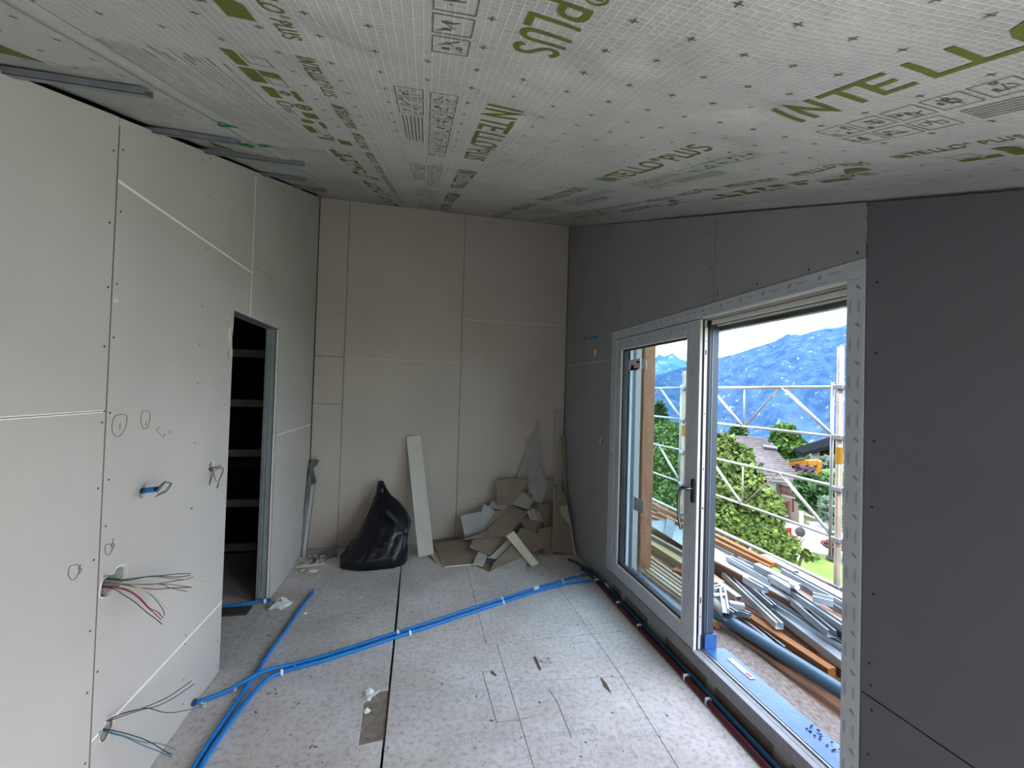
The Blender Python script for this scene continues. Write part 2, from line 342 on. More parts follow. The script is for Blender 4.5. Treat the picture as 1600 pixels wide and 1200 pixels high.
# board below the low joint keeps its half of the socket hole as a notch
lowhole = [p for p in H2]
wall_board(wallL, 'L', [(1.817, 0.0), (dy0, 0), (dy0, mid_z-GAP), (LW(179,1119).y, mid_z-GAP)]+[(LW(x, y).y, LW(x, y).z) for x, y in ((180,1134),(175,1143),(168,1155),(160,1161),(154,1157),(153,1150))]+[(1.817, mid_z-GAP)])
big = [(1.817, mid_z+GAP), (dy0, mid_z+GAP)]+[(dy0, 1.9), (dy0-.008, 1.93), (dy0-.012, 1.98), (dy0-.003, 2.02), (dy0, 2.06), (dy0, dz), (3.09-GAP, dz), (3.09-GAP, 2.43-GAP), (1.817, 2.43-GAP)]
wall_board(wallL, 'L', big, [H1, H3, H4])
wall_board(wallL, 'L', ir(1.815, 3.09, 2.43, 0, tl))
wall_board(wallL, 'L', ir(3.09, D, 2.49, 0, tl, .001))
wall_board(wallL, 'L', [(3.09+GAP, dz), (dy1, dz), (dy1, 1.30+GAP), (D-.006, 1.30+GAP), (D-.006, 2.488), (3.09+GAP, 2.488)])
wall_board(wallL, 'L', [(dy1, .004), (D-.006, .004), (D-.006, 1.30-GAP), (dy1, 1.30-GAP)])
cx = XL-.035
core = mat('frame_core', (.10, .10, .10), .9)
MB().prism([(cx, Y0, 0), (cx, dy0-.03, 0), (cx, dy0-.03, CZ(dy0)-.05), (cx, Y0, CZ(Y0)-.05)], (-.065, 0, 0)).prism([(cx, dy0-.03, dz+.03), (cx, dy1+.03, dz+.03), (cx, dy1+.03, CZ(dy1)-.05), (cx, dy0-.03, CZ(dy0)-.05)], (-.065, 0, 0)).prism([(cx, dy1+.03, 0), (cx, D, 0), (cx, D, CZ(D)-.05), (cx, dy1+.03, CZ(dy1)-.05)], (-.065, 0, 0)).build('wall_core', core, wallL)
def strip(parent, a, b, wd, m, name='joint_filler', inset=.0015):
    """narrow strip lying in a joint between wall coordinates a and b"""
    a = Vector(a); b = Vector(b); d = (b-a).normalized()
    n = {'wall_left': Vector((-1, 0, 0)), 'wall_right': Vector((1, 0, 0)), 'wall_back': Vector((0, 1, 0))}[parent.name]
    s = d.cross(n).normalized()*wd/2; o = n*inset
    return MB().prism([a-s+o, b-s+o, b+s+o, a+s+o], n*.006).build(name, m, parent)
Lp = lambda y, z: (XL, y, z); Bp = lambda x, z: (x, D, z); Rp = lambda y, z: (XR, y, z)
M_fill = mat('bright_gypsum_edge', (.86, .83, .74), .8, var=.05, vscale=20)
# wide bevelled white edges beside the joints: bright strips lying a hair proud of the paper
def joint(parent, a, b, wd=.009): return strip(parent, a, b, wd, M_fill, 'joint_filler', -.0006)
joint(wallL, Lp(1.82, 2.43), Lp(3.09, 2.43), .011); joint(wallL, Lp(Y0, 1.587), Lp(1.80, 1.587), .010)
joint(wallL, Lp(LW(180,1112).y, mid_z), Lp(dy0, mid_z)); joint(wallL, Lp(1.82, mid_z), Lp(LW(154,1150).y, mid_z))
joint(wallL, Lp(3.09, dz), Lp(3.09, CZ(3.09)-.05), .010); joint(wallL, Lp(dy1+.03, 1.30), Lp(D-.02, 1.30), .008)
strip(wallL, Lp(1.8155, 0), Lp(1.8155, CZ(1.8155)-.05), .006, mat('grey_seam', (.16, .13, .11), .9), 'joint_shadow_gap', -.0003)
strip(wallL, Lp(Y0, 1.587), Lp(1.80, 1.587), .002, M_dark, 'joint_crack', -.0012)
# back wall
cB = [(-.808), (.432)]
tb = lambda x: CZ(D)
wall_board(wallB, 'B', ir(XL+.006, -.808, 0, 1.515)); wall_board(wallB, 'B', ir(XL+.006, -.808, 1.515, 2.02)); wall_board(wallB, 'B', ir(XL+.006, -.808, 2.02, 0, tb))
wall_board(wallB, 'B', ir(-.808, .432, 0, 2.01)); wall_board(wallB, 'B', ir(-.808, .432, 2.01, 0, tb))
wall_board(wallB, 'B', ir(.432, XR-.004, 0, .515)); wall_board(wallB, 'B', ir(.432, XR-.004, .515, 2.50)); wall_board(wallB, 'B', ir(.432, XR-.004, 2.50, 0, tb))
MB().box(XL-.1, XR+.1, D+.035, D+.14, 0, CZ(D)+.15).build('wall_core', core, wallB)
M_fillB = mat('pale_gypsum_edge', (.62, .58, .49), .85)
for a, b in (((-.80, 2.01), (.425, 2.01)), ((.44, 2.50), (XR-.03, 2.50)), ((.44, .515), (XR-.1, .515))): strip(wallB, Bp(*a), Bp(*b), .008, M_fillB, 'joint_filler', -.0005)
# wall behind the camera
wr = struct('wall_rear'); MB().box(XL-.1, XR+.4, Y0-.12, Y0, 0, CZ(Y0)+.1).build('wall_panel', M_gyp, wr)
fill_win = struct('fill_opening_1'); MB().box(XR-.002, XR+.06, -.95, .35, .25, .30).box(XR-.002, XR+.06, -.95, .35, 1.54, 1.58).box(XR-.002, XR+.06, -.95, -.9, .3, 1.54).box(XR-.002, XR+.06, .30, .35, .3, 1.54).build('fill_opening_frame', M_pvc, fill_win)  # made-up opening, out of view, added to hold the fill lamp
# right wall round the door
FY0, FY1, FZ = 1.327, 3.565, 2.262
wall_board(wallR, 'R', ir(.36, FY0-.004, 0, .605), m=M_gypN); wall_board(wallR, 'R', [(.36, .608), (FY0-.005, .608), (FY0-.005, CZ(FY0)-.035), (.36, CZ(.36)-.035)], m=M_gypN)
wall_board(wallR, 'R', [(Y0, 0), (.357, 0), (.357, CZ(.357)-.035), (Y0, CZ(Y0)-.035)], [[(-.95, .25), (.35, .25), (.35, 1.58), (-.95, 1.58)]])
wall_board(wallR, 'R', [(FY0+GAP, FZ+.003), (2.21-GAP, FZ+.003), (2.21-GAP, CZ(2.21)-.03), (FY0+GAP, CZ(FY0)-.03)])
wall_board(wallR, 'R', [(2.21+GAP, FZ+.003), (3.45-.001, FZ+.003), (3.45-.001, CZ(3.45)-.03), (2.21+GAP, CZ(2.21)-.03)])
yb, zb_ = RW(930, 551).y, RW(930, 551).z
H5 = ell((yb, zb_), .03, .034, seed=9, jit=.06); pb = RW(939, 690); H6 = ell((pb.y, pb.z), .028, .034, seed=10, jit=.08)
wall_board(wallR, 'R', [(3.45+.001, FZ+.003), (FY1+.002, FZ+.003), (FY1+.002, 2.02+.002), (D-.006, 2.022), (D-.006, CZ(D)-.03), (3.452, CZ(3.45)-.03)], [H5])
wall_board(wallR, 'R', [(FY1+.002, 0), (D-.006, 0), (D-.006, 2.018), (FY1+.002, 2.018)], [H6])
strip(wallR, Rp(FY1+.02, 2.02), Rp(D-.05, 2.02), .006, M_fillB, 'joint_filler', -.0004)
strip(wallR, Rp(FY0, FZ+.06), Rp(FY0, CZ(FY0)-.05), .008, mat('dusty_seam', (.27, .25, .22), .9, var=.4, vscale=40), 'joint_filler', -.0005)
XO = XR+.30
MB().box(XR+.035, XO, .36, FY0-.01, -.25, CZ(FY0)+.05).box(XR+.035, XO, Y0-.12, -.96, -.25, CZ(-.96)+.1).box(XR+.035, XO, -.96, .36, -.25, .24).box(XR+.035, XO, -.96, .36, 1.59, CZ(0)+.1).box(XR+.035, XO, FY1+.01, D+.14, -.25, CZ(D)).build('wall_core', mat('outer_wall', (.33, .31, .28), .9), wallR)
MB().prism([(XR+.035, FY0-.01, FZ+.01), (XR+.035, FY1+.01, FZ+.01), (XR+.035, FY1+.01, CZ(FY1)), (XR+.035, FY0-.01, CZ(FY0))], (.265, 0, 0)).box(XR+.035, XO, FY0-.01, FY1+.01, -.25, -.03).build('lintel', mat('outer_wall', (0, 0, 0)), wallR)
# small objects on the walls: screws
def screws(parent, plane, pts, r=.0045):
    b = MB(); n = 6
    for a, z in pts:
        c = {'L': Vector((XL, a, z)), 'R': Vector((XR, a, z)), 'B': Vector((a, D, z))}[plane]
        nn = {'L': Vector((1, 0, 0)), 'R': Vector((-1, 0, 0)), 'B': Vector((0, -1, 0))}[plane]; u = nn.orthogonal().normalized(); v = nn.cross(u)
        vs = [c+nn*.0009+(u*math.cos(t*math.pi/3)+v*math.sin(t*math.pi/3))*r for t in range(6)]+[c-nn*.001+(u*math.cos(t*math.pi/3)+v*math.sin(t*math.pi/3))*r for t in range(6)]
        b.add(vs, [tuple(range(6))]+[(i, (i+1) % 6, 6+(i+1) % 6, 6+i) for i in range(6)])
    return stuff(b.build('screw_heads', M_screw, parent))
rj = lambda s: random.uniform(-s, s)
S = []
for z in [.12+.24*i for i in range(12)]:
    if z < CZ(1.815)-.08:
        S += [(1.815-.022+rj(.006), z+rj(.03))]
        if abs(z-h_lo[1]) > .08 and abs(z-h_up[1]) > .08: S += [(1.815+.024+rj(.006), z+.05+rj(.04))]
S += [(LW(*q).y, LW(*q).z) for q in ((316,479),(312,538),(309,599),(304,692),(298,795),(290,992),(289,1006),(287,1062),(286,1100),(340,1002),(338,1040),(325,307),(322,372),(316,250),(300,794),(362,490),(358,505),(354,570),(352,632),(404,316),(402,390),(398,420),(436,600),(435,520),(432,745),(430,800),(329,248),(321,388))]
screws(wallL, 'L', S, .0042)
S = []
for z in (.14, .53, .97, 1.47, 1.975, 2.045, 2.47, 2.95, 3.35, 3.62):
    for i, x in enumerate([-1.05, -.93, -.835, -.78, -.55, -.27, .0, .2, .405, .46, .72, .95, 1.18, 1.42, 1.63]):
        if random.random() < .9: S.append((x+rj(.02 if abs(x-.432) > .04 and abs(x+.808) > .04 else .003), z+rj(.012)))
screws(wallB, 'B', S, .0036)
S = []
for z in [2.3+.2*i for i in range(8)]:
    for y in (FY0+.04, 2.21-.025, 2.21+.03, 3.45-.03, 3.48, 4.1):
        if z < CZ(y)-.08 and not (y < 1.4 and z < 2.28): S.append((y+rj(.01), z+rj(.03)))
for i in range(8): S.append((FY0-.04+rj(.006), .12+.29*i+rj(.03)))
for i in range(7): S.append((FY0+.25+.3*i, FZ+.03+rj(.01)))
S += [(FY0-.04, .65), (FY0-.045, .56)]
screws(wallR, 'R', S, .0052)
# pencil marks
def pencil(pts, closed=False, rad=.0013):
    P = [LW(x, y, .0012) for x, y in pts]
    return MB().tube(smoothpath(P+([P[0]] if closed else []), 5), rad, 4).build('pencil_mark', M_pencil, wallL)
def c5(X, Y): return (140+X/6.667, 620+Y/6.667)
pencil([c5(*q) for q in ((330,180),(380,190),(390,230),(370,330),(320,405),(270,410),(235,350),(240,260),(270,200),(350,182))])
pencil([c5(320,275), c5(316,345)]); pencil([c5(*q) for q in ((575,140),(620,160),(630,200),(610,300),(580,335),(545,300),(535,220),(550,155))], True); pencil([c5(590,250), c5(584,300)])
pencil([c5(*q) for q in ((740,310),(700,350),(770,420),(780,380))]); pencil([c5(*q) for q in ((850,345),(825,360),(850,390))])
pencil([(122,882),(124,890),(119,903),(112,906),(107,898),(109,886),(116,883)], True); pencil([(173,850),(175,858),(170,867),(165,864),(165,852)], True); pencil([(126,882),(124,896),(128,889),(121,889)]); pencil([(177,841),(175,860),(179,850),(173,850)])
# chalk wipes and torn paper at the doorway edge
M_torn = mat('torn_paper_core', (.62, .56, .47), .9, var=.2, vscale=40)
MB().prism([LW(x, y, .0015) for x, y in ((359,511),(363,513),(360,520),(362,527),(359,538),(357,530),(356,518))], (-.004, 0, 0)).build('torn_paper', M_torn, wallL)
MB().prism([LW(x, y, .0012) for x, y in ((356.5,545),(359,546),(358.5,562),(356,560))], (-.003, 0, 0)).build('torn_paper', mat('pinkish_paper', (.42, .30, .27), .9), wallL)
MB().prism([LW(x, y, .0015) for x, y in ((176,465),(182,467),(187,470),(180,474),(176,470))], (-.003, 0, 0)).build('torn_paper', M_torn, wallL)
# ragged white rims of the cut-outs
def rim(parent, loop, plane, wd, seed):
    rnd = random.Random(seed); cx0 = sum(p[0] for p in loop)/len(loop); cz0 = sum(p[1] for p in loop)/len(loop); b = MB(); vs = []
    for p in loop:
        k = wd*rnd.uniform(.25, 1.0); d = Vector((p[0]-cx0, p[1]-cz0)).normalized()
        for q, o in ((p, .0012), ((p[0]+d.x*k, p[1]+d.y*k), .0004), ((p[0]-d.x*.001, p[1]-d.y*.001), -.006)):
            vs.append(Vector((XL+o, q[0], q[1])) if plane == 'L' else Vector((XR-o, q[0], q[1])))
    n = len(loop); fs = []
    for i in range(n):
        j = (i+1) % n; fs += [(3*i, 3*j, 3*j+1, 3*i+1), (3*i, 3*i+2, 3*j+2, 3*j)]
    b.add(vs, fs); return b.build('broken_rim', M_white, parent)
rim(wallL, H1, 'L', .006, 2); rim(wallL, H3, 'L', .006, 3); rim(wallR, H6, 'R', .002, 5); rim(wallR, H5, 'R', .003, 6)
rim(wallL, H2, 'L', .006, 7)
# pale mineral wool glimpsed in the cut-outs
M_wool = mat('grey_insulation', (.22, .225, .20), .95, var=.35, vscale=60)
for lp, pl in ((H1, 'L'), (H2, 'L'), (H3, 'L'), (H4, 'L')):
    cxx = sum(p[0] for p in lp)/len(lp); czz = sum(p[1] for p in lp)/len(lp)
    MB().prism([(XL-.012, cxx+(p[0]-cxx)*1.25, czz+(p[1]-czz)*1.25) for p in lp], (-.01, 0, 0)).build('cavity_lining', M_wool, wallL)
MB().prism([(XR+.012, yb+(p[0]-yb)*1.2, zb_+(p[1]-zb_)*1.2) for p in H5], (.01, 0, 0)).build('cavity_lining', mat('pale_lining', (.6, .58, .52), .9), wallR)

# ---- doorway in the left wall
door1 = struct('door_1')
b = MB(); b.box(XL-.105, XL-.027, dy1, dy1+.004, 0, dz).box(XL-.105, XL-.101, dy1-.0, dy1+.04, 0, dz).box(XL-.031, XL-.027, dy1, dy1+.04, 0, dz)
for k in (.030, .052): b.box(XL-.027-k-.004, XL-.027-k, dy1-.004, dy1, 0, dz)
b.build('metal_stud', mat('door_stud_zinc', (.30, .35, .35), .45, metal=.35, var=.08), door1)
MB().box(XL-.025, XL-.0128, dy1, dy1+.2, 0, dz).build('board_edge', M_white, door1)
MB().box(XL-.105, XL-.027, dy0-.03, dy0-.004, 0, dz).build('metal_stud', M_zincd, door1)
MB().box(XL-.105, XL-.014, dy0-.02, dy1+.02, dz+.002, dz+.006).box(XL-.105, XL-.101, dy0-.02, dy1+.02, dz, dz+.04).build('head_rail', M_zincd, door1)
MB().box(XL-.027, XL-.013, dy0-.03, dy0-.001, 0, dz).build('board_edge', M_white, door1)
# adjoining room: black membrane, battens, side walls
ar = struct('wall_adjoining')
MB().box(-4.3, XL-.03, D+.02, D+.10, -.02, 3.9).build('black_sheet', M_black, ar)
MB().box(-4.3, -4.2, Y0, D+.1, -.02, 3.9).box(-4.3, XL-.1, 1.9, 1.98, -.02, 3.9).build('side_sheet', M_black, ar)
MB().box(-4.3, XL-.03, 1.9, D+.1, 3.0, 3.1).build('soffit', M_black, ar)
for py, hh in ((552, .075), (630, .072), (708, .07), (786, .07), (855, .07)):
    p = hit(387, py, (0, 1, 0), D-.03); bb = MB(); bb.box(-4.15, XL-.12, D-.03, D+.02, p.z-hh/2, p.z+hh/2); bb.box(-4.15, XL-.12, D-.036, D-.03, p.z-hh/2, p.z-hh*.1)
    bb.build('batten', M_batten, ar, bevel=.003)
p = hit(387, 725, (0, 1, 0), D-.0)
MB().box(-4.1, XL-.15, D+.012, D+.02, p.z-.05, p.z+.03).build('green_tape', mat('dark_green_tape', (.006, .05, .02), .6, var=.6, vscale=20), ar)
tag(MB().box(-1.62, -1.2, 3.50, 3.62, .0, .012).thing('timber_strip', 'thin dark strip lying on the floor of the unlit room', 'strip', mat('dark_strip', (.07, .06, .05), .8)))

# ---- ceiling membrane
ceil = struct('ceiling')
DENTS = [CE(*q) for q in ((1192,178),(820,189),(1022,100),(833,300),(1130,228),(865,100),(505,62),(520,140),(1560,238),(1075,297),(765,238),(900,316),(1300,262))]
def sag(x, y):
    z = .006*math.sin(x*9.1+.7*math.sin(y*2.1))*(.6+.4*math.sin(y*3.3))+.004*noise.noise(Vector((x*5, y*4, .3)))
    for c in DENTS:
        d2 = ((x-c.x)/.05)**2+((y-c.y)/.05)**2
        if d2 < 9: z += .009*math.exp(-d2)
    if x > XR-.12: z -= .02*((x-XR+.12)/.12)**2
    if y > D-.12: z -= .015*((y-D+.12)/.12)**2
    return z
def cp(x, y, o=0): return Vector((x, y, CZ(y)+sag(x, y)-o))
b = MB(); nx, ny = 140, 230; xa, xb_, ya, ybk = XL-.02, XR+.03, Y0-.05, D+.02
for j in range(ny+1):
    t = j/ny; y = ya+(ybk-ya)*t
    for i in range(nx+1): b.v.append(cp(xa+(xb_-xa)*i/nx, y))
for j in range(ny):
    for i in range(nx): k = j*(nx+1)+i; b.f.append((k, k+1, k+nx+2, k+nx+1)); b.m.append(0)
b.build('membrane', M_memb, ceil, smooth=True)
# overlapping sheet edge
b = MB(); N = 120
for j in range(N+1):
    y = ya+(ybk-ya)*j/N
    for x, o in ((-.752, .0012), (-.7525, .005), (-.735, .0035), (-.70, .0012)): b.v.append(cp(x+.004*noise.noise(Vector((0, y*3, 0))), y, o))
for j in range(N):
    for i in range(3): k = j*4+i; b.f.append((k, k+1, k+5, k+4)); b.m.append(0)
b.build('sheet_overlap', M_memb, ceil, smooth=True)
MB().tube([cp(-.7535, ya+(ybk-ya)*j/80, .002) for j in range(81)], .0013, 4).build('overlap_edge', mat('shadowed_edge', (.12, .12, .10), .8), ceil)
# printing on the membrane: own stroke alphabet
GL = dict(
 I=(.22, [[(.11,0),(.11,1)]]), N=(.62, [[(.1,0),(.1,1),(.52,0),(.52,1)]]),
 T=(.62, [[(-.02,.93),(.66,.93)],[(.31,.93),(.31,0)]]),
 E=(.55, [[(.6,.93),(.12,.93),(.12,.07),(.6,.07)],[(.12,.5),(.5,.5)]]),
 L=(.50, [[(.12,1),(.12,.07),(.6,.07)]]),
 O=(.72, [[(.1,.5),(.13,.8),(.36,.93),(.59,.8),(.62,.5),(.59,.2),(.36,.07),(.13,.2),(.1,.5)]]),
 P=(.58, [[(.1,0),(.1,.93),(.33,.93),(.44,.90),(.51,.81),(.52,.70),(.51,.60),(.44,.51),(.33,.48),(.1,.48)]]),
 U=(.64, [[(.1,1),(.1,.3),(.13,.17),(.21,.09),(.32,.06),(.43,.09),(.51,.17),(.54,.3),(.54,1)]]),
 S=(.60, [[(.52,.82),(.46,.90),(.36,.93),(.24,.93),(.14,.87),(.10,.77),(.13,.66),(.22,.58),(.38,.47),(.48,.38),(.52,.27),(.48,.14),(.38,.07),(.24,.06),(.14,.10),(.07,.18)]]))
def ribbon(b, pts, wd):
    n = len(pts); Lf = []
    for i in range(n):
        a = Vector(pts[max(i-1, 0)]); c = Vector(pts[min(i+1, n-1)]); p = Vector(pts[i])
        d0 = (p-a).normalized() if i else (c-p).normalized(); d1 = (c-p).normalized() if i < n-1 else d0
        nn = Vector((-(d0+d1).y, (d0+d1).x)); nn = nn.normalized() if nn.length > 1e-4 else Vector((-d0.y, d0.x))
        k = min(1.6, 1/max(.4, nn.dot(Vector((-d0.y, d0.x))))); Lf.append((p+nn*wd/2*k, p-nn*wd/2*k))
    for i in range(n-1): b.append([Lf[i][0], Lf[i][1], Lf[i+1][1], Lf[i+1][0]])
def dens(pts, st=.15):
    o = [pts[0]]
    for a, c in zip(pts, pts[1:]):
        n = max(1, int(math.hypot(c[0]-a[0], c[1]-a[1])/st))
        for j in range(1, n+1): o.append((a[0]+(c[0]-a[0])*j/n, a[1]+(c[1]-a[1])*j/n))
    return o
def place2(b, quads, ori, dr, up, h, o=.0011, shear=.14):
    """2-D quads (unit height) laid on the membrane; ori=(x,y), dr/up signs in plan"""
    for q in quads:
        k = len(b.v)
        for p in q:
            X = (p.x+shear*p.y)*h; Y = p.y*h; x = ori[0]+dr[0]*X+up[0]*Y; y = ori[1]+(dr[1]*X)+up[1]*Y; b.v.append(cp(x, y, o))
        b.f.append((k, k+1, k+2, k+3)); b.m.append(0)
def word(s, st, sp=.10, sxs=1.0, wd=.135):
    x = 0; Q = []
    for ch in s:
        if ch == ' ': x += .3*sxs; continue
        if ch == 'R':
            ribbon(Q, [(x+.05+.17+.17*math.cos(t*math.pi/6), .82+.17*math.sin(t*math.pi/6)) for t in range(13)], .045)
            ribbon(Q, [(x+.17, .72), (x+.17, .92), (x+.26, .9), (x+.26, .82), (x+.17, .82)], .035); ribbon(Q, [(x+.2, .82), (x+.28, .72)], .035); x += .42; continue
        wg, strokes = GL[ch]
        for k in strokes: ribbon(Q, [(x+px*sxs, py) for px, py in dens(k)], wd)
        x += (wg+sp)*sxs
    return Q, x
def logo(y, x0, h, sgn, parts='IP', total=.51, ptot=.215):
    """sgn +1: reads away from the camera with letter tops to +x ; -1 reads towards the camera, tops to -x"""
    up = (sgn, 0); dr = (0, sgn)
    if 'I' in parts:
        Q = []
        for st_ in ([(.12,0),(.12,1)], [(.48,0),(.48,1),(1.0,0),(1.0,1)], [(1.2,.92),(2.55,.92)], [(1.6,.92),(1.6,0)], [(2.05,.92),(2.05,.08),(2.6,.08)], [(2.05,.5),(2.5,.5)], [(2.92,1),(2.92,.08),(4.55,.08)], [(3.55,1),(3.55,.08)],
                    [(4.55,.08),(4.35,.12),(4.2,.3),(4.18,.55),(4.25,.78),(4.45,.92),(4.65,.92),(4.85,.78),(4.92,.55),(4.9,.3),(4.75,.12),(4.55,.08)]): ribbon(Q, dens(st_, .3), .145)
        Q2, _w = word('R', 0); Q += [[Vector((p.x+5.1, p.y)) for p in q] for q in Q2]; wd = 5.5; k = total/(wd*h)
        b = MB(); Q = [[Vector((p.x*k, p.y)) for p in q] for q in Q]; place2(b, Q, (x0, y), dr, up, h); b.build('printed_word', M_green, ceil)
    if 'P' in parts:
        Q, wd = word('PLUS', 0); k = ptot/(wd*h)
        b = MB(); Q = [[Vector((p.x*k, p.y)) for p in q] for q in Q]; place2(b, Q, (x0, y+sgn*(total+.012)), dr, up, h*.92); b.build('printed_word', M_green, ceil)
for k in range(-1, 4): logo(1.035+k, .14, .095, 1)
for k in range(0, 6): logo(.81+k, .828, .095, -1)
for k in range(0, 13): logo(.275+k*.327, -.272, .036, 1, total=.17, ptot=.085)
for k in range(1, 15): logo(.25+k*.327, 1.245, .045, -1, total=.17, ptot=.085)
# plus marks on the ten-centimetre grid
b = MB()
def plus(x, y, s=.015, wd=.0024):
    for a in ((s, wd), (wd, s)):
        k = len(b.v)
        for i, j in ((-1,-1),(1,-1),(1,1),(-1,1)): b.v.append(cp(x+i*a[0]/2*1.0, y+j*a[1]/2, .0012))
        b.f.append((k, k+1, k+2, k+3)); b.m.append(0)
for i in range(-11, 18):
    x = .0985*i-.008
    for j in range(-8, 44):
        y = .05+.1*j+.02*math.sin(i)*0+.06*x+(.0)
        if x < XL+.02 or x > XR-.02: continue
        f = (y-1.035) % 1.0
        if .12 < x < .24 and f < .76: continue
        if .73 < x < .84 and (.81-y) % 1.0 < .76: continue
        if -.30 < x < -.22 and y > 0 and (i+j) % 2: continue
        if -.1 < x < .08 and f < .76 and abs(x+.008) < .07 and abs(x-.09) > .03 and abs(x+.108) > .03: continue
        if .86 < x < 1.06 and (.85-y) % 1.0 < .75 and abs(x-.885) > .03 : continue
        if -.72 < x < -.33 and (y-1.0) % 1.0 < .75: continue
        if 1.14 < x < 1.30: continue
        plus(x, y)
stuff(b.build('plus_marks', M_greend, ceil))
# pictogram boxes, logo blocks and fine print (flat printing on the sheet)
def rectline(b, x0, x1, y0, y1, wd=.002):
    for (a0, a1, c0, c1) in ((x0, x1, y0, y0+wd), (x0, x1, y1-wd, y1), (x0, x0+wd, y0, y1), (x1-wd, x1, y0, y1)): fill(b, a0, a1, c0, c1)
def fill(b, x0, x1, y0, y1):
    n = max(1, int(abs(y1-y0)/.08)); k0 = len(b.v)
    for j in range(n+1):
        y = y0+(y1-y0)*j/n; b.v += [cp(x0, y, .0012), cp(x1, y, .0012)]
    for j in range(n): k = k0+2*j; b.f.append((k, k+1, k+3, k+2)); b.m.append(0)
def quadline(b, x0, y0, x1, y1, wd=.0022):
    d = Vector((x1-x0, y1-y0)).normalized(); n = Vector((-d.y, d.x))*wd/2; k = len(b.v)
    b.v += [cp(x0+n.x, y0+n.y, .0012), cp(x0-n.x, y0-n.y, .0012), cp(x1-n.x, y1-n.y, .0012), cp(x1+n.x, y1+n.y, .0012)]; b.f.append((k, k+1, k+2, k+3)); b.m.append(0)
def disc(b, x, y, r, ri=0, n=18):
    for i in range(n):
        a0, a1 = 2*math.pi*i/n, 2*math.pi*(i+1)/n; k = len(b.v)
        for R_, a in ((r, a0), (r, a1), (ri, a1), (ri, a0)): b.v.append(cp(x+R_*math.cos(a), y+R_*math.sin(a)*1.1, .0012))
        b.f.append((k, k+1, k+2, k+3)); b.m.append(0)
def picto(b, x0, x1, y0, y1, rnd):
    rectline(b, x0, x1, y0, y1)
    w_, h_ = x1-x0, y1-y0
    for _ in range(5):
        ax, ay = x0+w_*rnd.uniform(.12, .8), y0+h_*rnd.uniform(.12, .8)
        c = rnd.random()
        if c < .45: quadline(b, ax, ay, x0+w_*rnd.uniform(.12, .88), y0+h_*rnd.uniform(.12, .88), .0025)
        elif c < .7: rectline(b, ax, min(ax+w_*.3, x1-.004), ay, min(ay+h_*.25, y1-.004), .0018)
        elif c < .88: fill(b, ax, min(ax+w_*.22, x1-.003), ay, min(ay+h_*.12, y1-.003))
        else: disc(b, ax, ay, .006, .003, 8)
rnd = random.Random(3)
for s in range(-1, 4):                     # pictogram columns, left set and the turned right set
    for mirror in (0, 1):
        bb = MB(); base = (lambda f: 1.0+s+f) if not mirror else (lambda f: .86+s-f)
        X = (lambda x: x) if not mirror else (lambda x: .97-x)
        def pc(x0, x1, f0, f1):
            a, c = sorted((base(f0), base(f1))); u, v = sorted((X(x0), X(x1))); picto(bb, u, v, a, c, rnd)
        f = .02
        while f < .74: pc(-.001, .066, f, f+.062); f += .072
        for f in (.015, .085, .155): pc(-.084, -.017, f, f+.062)
        for q in range(6):
            a, c = sorted((base(.245), base(.245+.29+.02*(q % 2)))); u = X(-.078+q*.011); fill(bb, u, u+.0028, a, c)
        stuff(bb.build('printed_pictograms', M_greend, ceil))
    for mirror in (0, 1):                  # certification logos
        bb = MB(); X = (lambda x: x) if not mirror else (lambda x: .975-x); base = (lambda f: .98+s+f) if not mirror else (lambda f: .86+s-f)
        def fl(x0, x1, f0, f1, fn=fill):
            a, c = sorted((base(f0), base(f1))); u, v = sorted((X(x0), X(x1))); fn(bb, u, v, a, c)
        fl(-.43, -.405, 0, .085); fl(-.395, -.345, .01, .06, rectline); fl(-.435, -.40, .10, .19); fl(-.395, -.35, .10, .135); fl(-.39, -.352, .14, .19, rectline)
        fl(-.43, -.40, .22, .30); disc(bb, X(-.38), base(.25), .014, .006); fl(-.36, -.345, .22, .30)
        disc(bb, X(-.41), base(.355), .022, .017); disc(bb, X(-.362), base(.36), .024, .015); disc(bb, X(-.362), base(.36), .009)
        for q in range(4): fl(-.43+q*.006, -.428+q*.006, .39, .45)
        fl(-.385, -.345, .42, .48); disc(bb, X(-.395), base(.53), .02); fl(-.36, -.345, .52, .6)
        fl(-.43, -.40, .60, .70); fl(-.39, -.36, .62, .70, rectline); disc(bb, X(-.37), base(.73), .018, .012)
        k = len(bb.v); pts = ((-.44, .79), (-.30, .79), (-.37, .735))
        if s != 9:
            bb.v += [cp(X(x), base(f), .0012) for x, f in ((-.345, .745), (-.30, .775), (-.30, .83), (-.345, .83))]; bb.f.append((k, k+1, k+2, k+3)); bb.m.append(0)
        fl(-.42, -.36, .76, .765); fl(-.42, -.36, .775, .78); fl(-.42, -.36, .79, .795)
        stuff(bb.build('printed_logos', M_green, ceil))
    bb = MB()                              # fine print lines
    x = -.705
    while x < -.46:
        y = 1.03+s+rnd.uniform(0, .05); e = 1.74+s
        if rnd.random() < .35: fill(bb, x-.001, x+.004, y, y+.05); y += .06
        while y < e:
            l = rnd.uniform(.12, .34); fill(bb, x, x+.0016, y, min(y+l, e)); y += l+rnd.uniform(.015, .05)
        x += .0125 if rnd.random() < .8 else .026
    x = -1.06
    while x < -.82:
        y = 1.25+s+rnd.uniform(0, .05); fill(bb, x, x+.0016, y, y+rnd.uniform(.3, .55)); x += .016
    stuff(bb.build('fine_print', mat('grey_olive_print', (.20, .21, .15), .7), ceil))
bb = MB()
for y0 in (1.20, 2.30, 3.4): 
    k = len(bb.v); bb.v += [cp(-1.0, y0-.10, .0012), cp(-.955, y0+.09, .0012), cp(-1.04, y0+.06, .0012)]; bb.f.append((k, k+1, k+2)); bb.m.append(0)
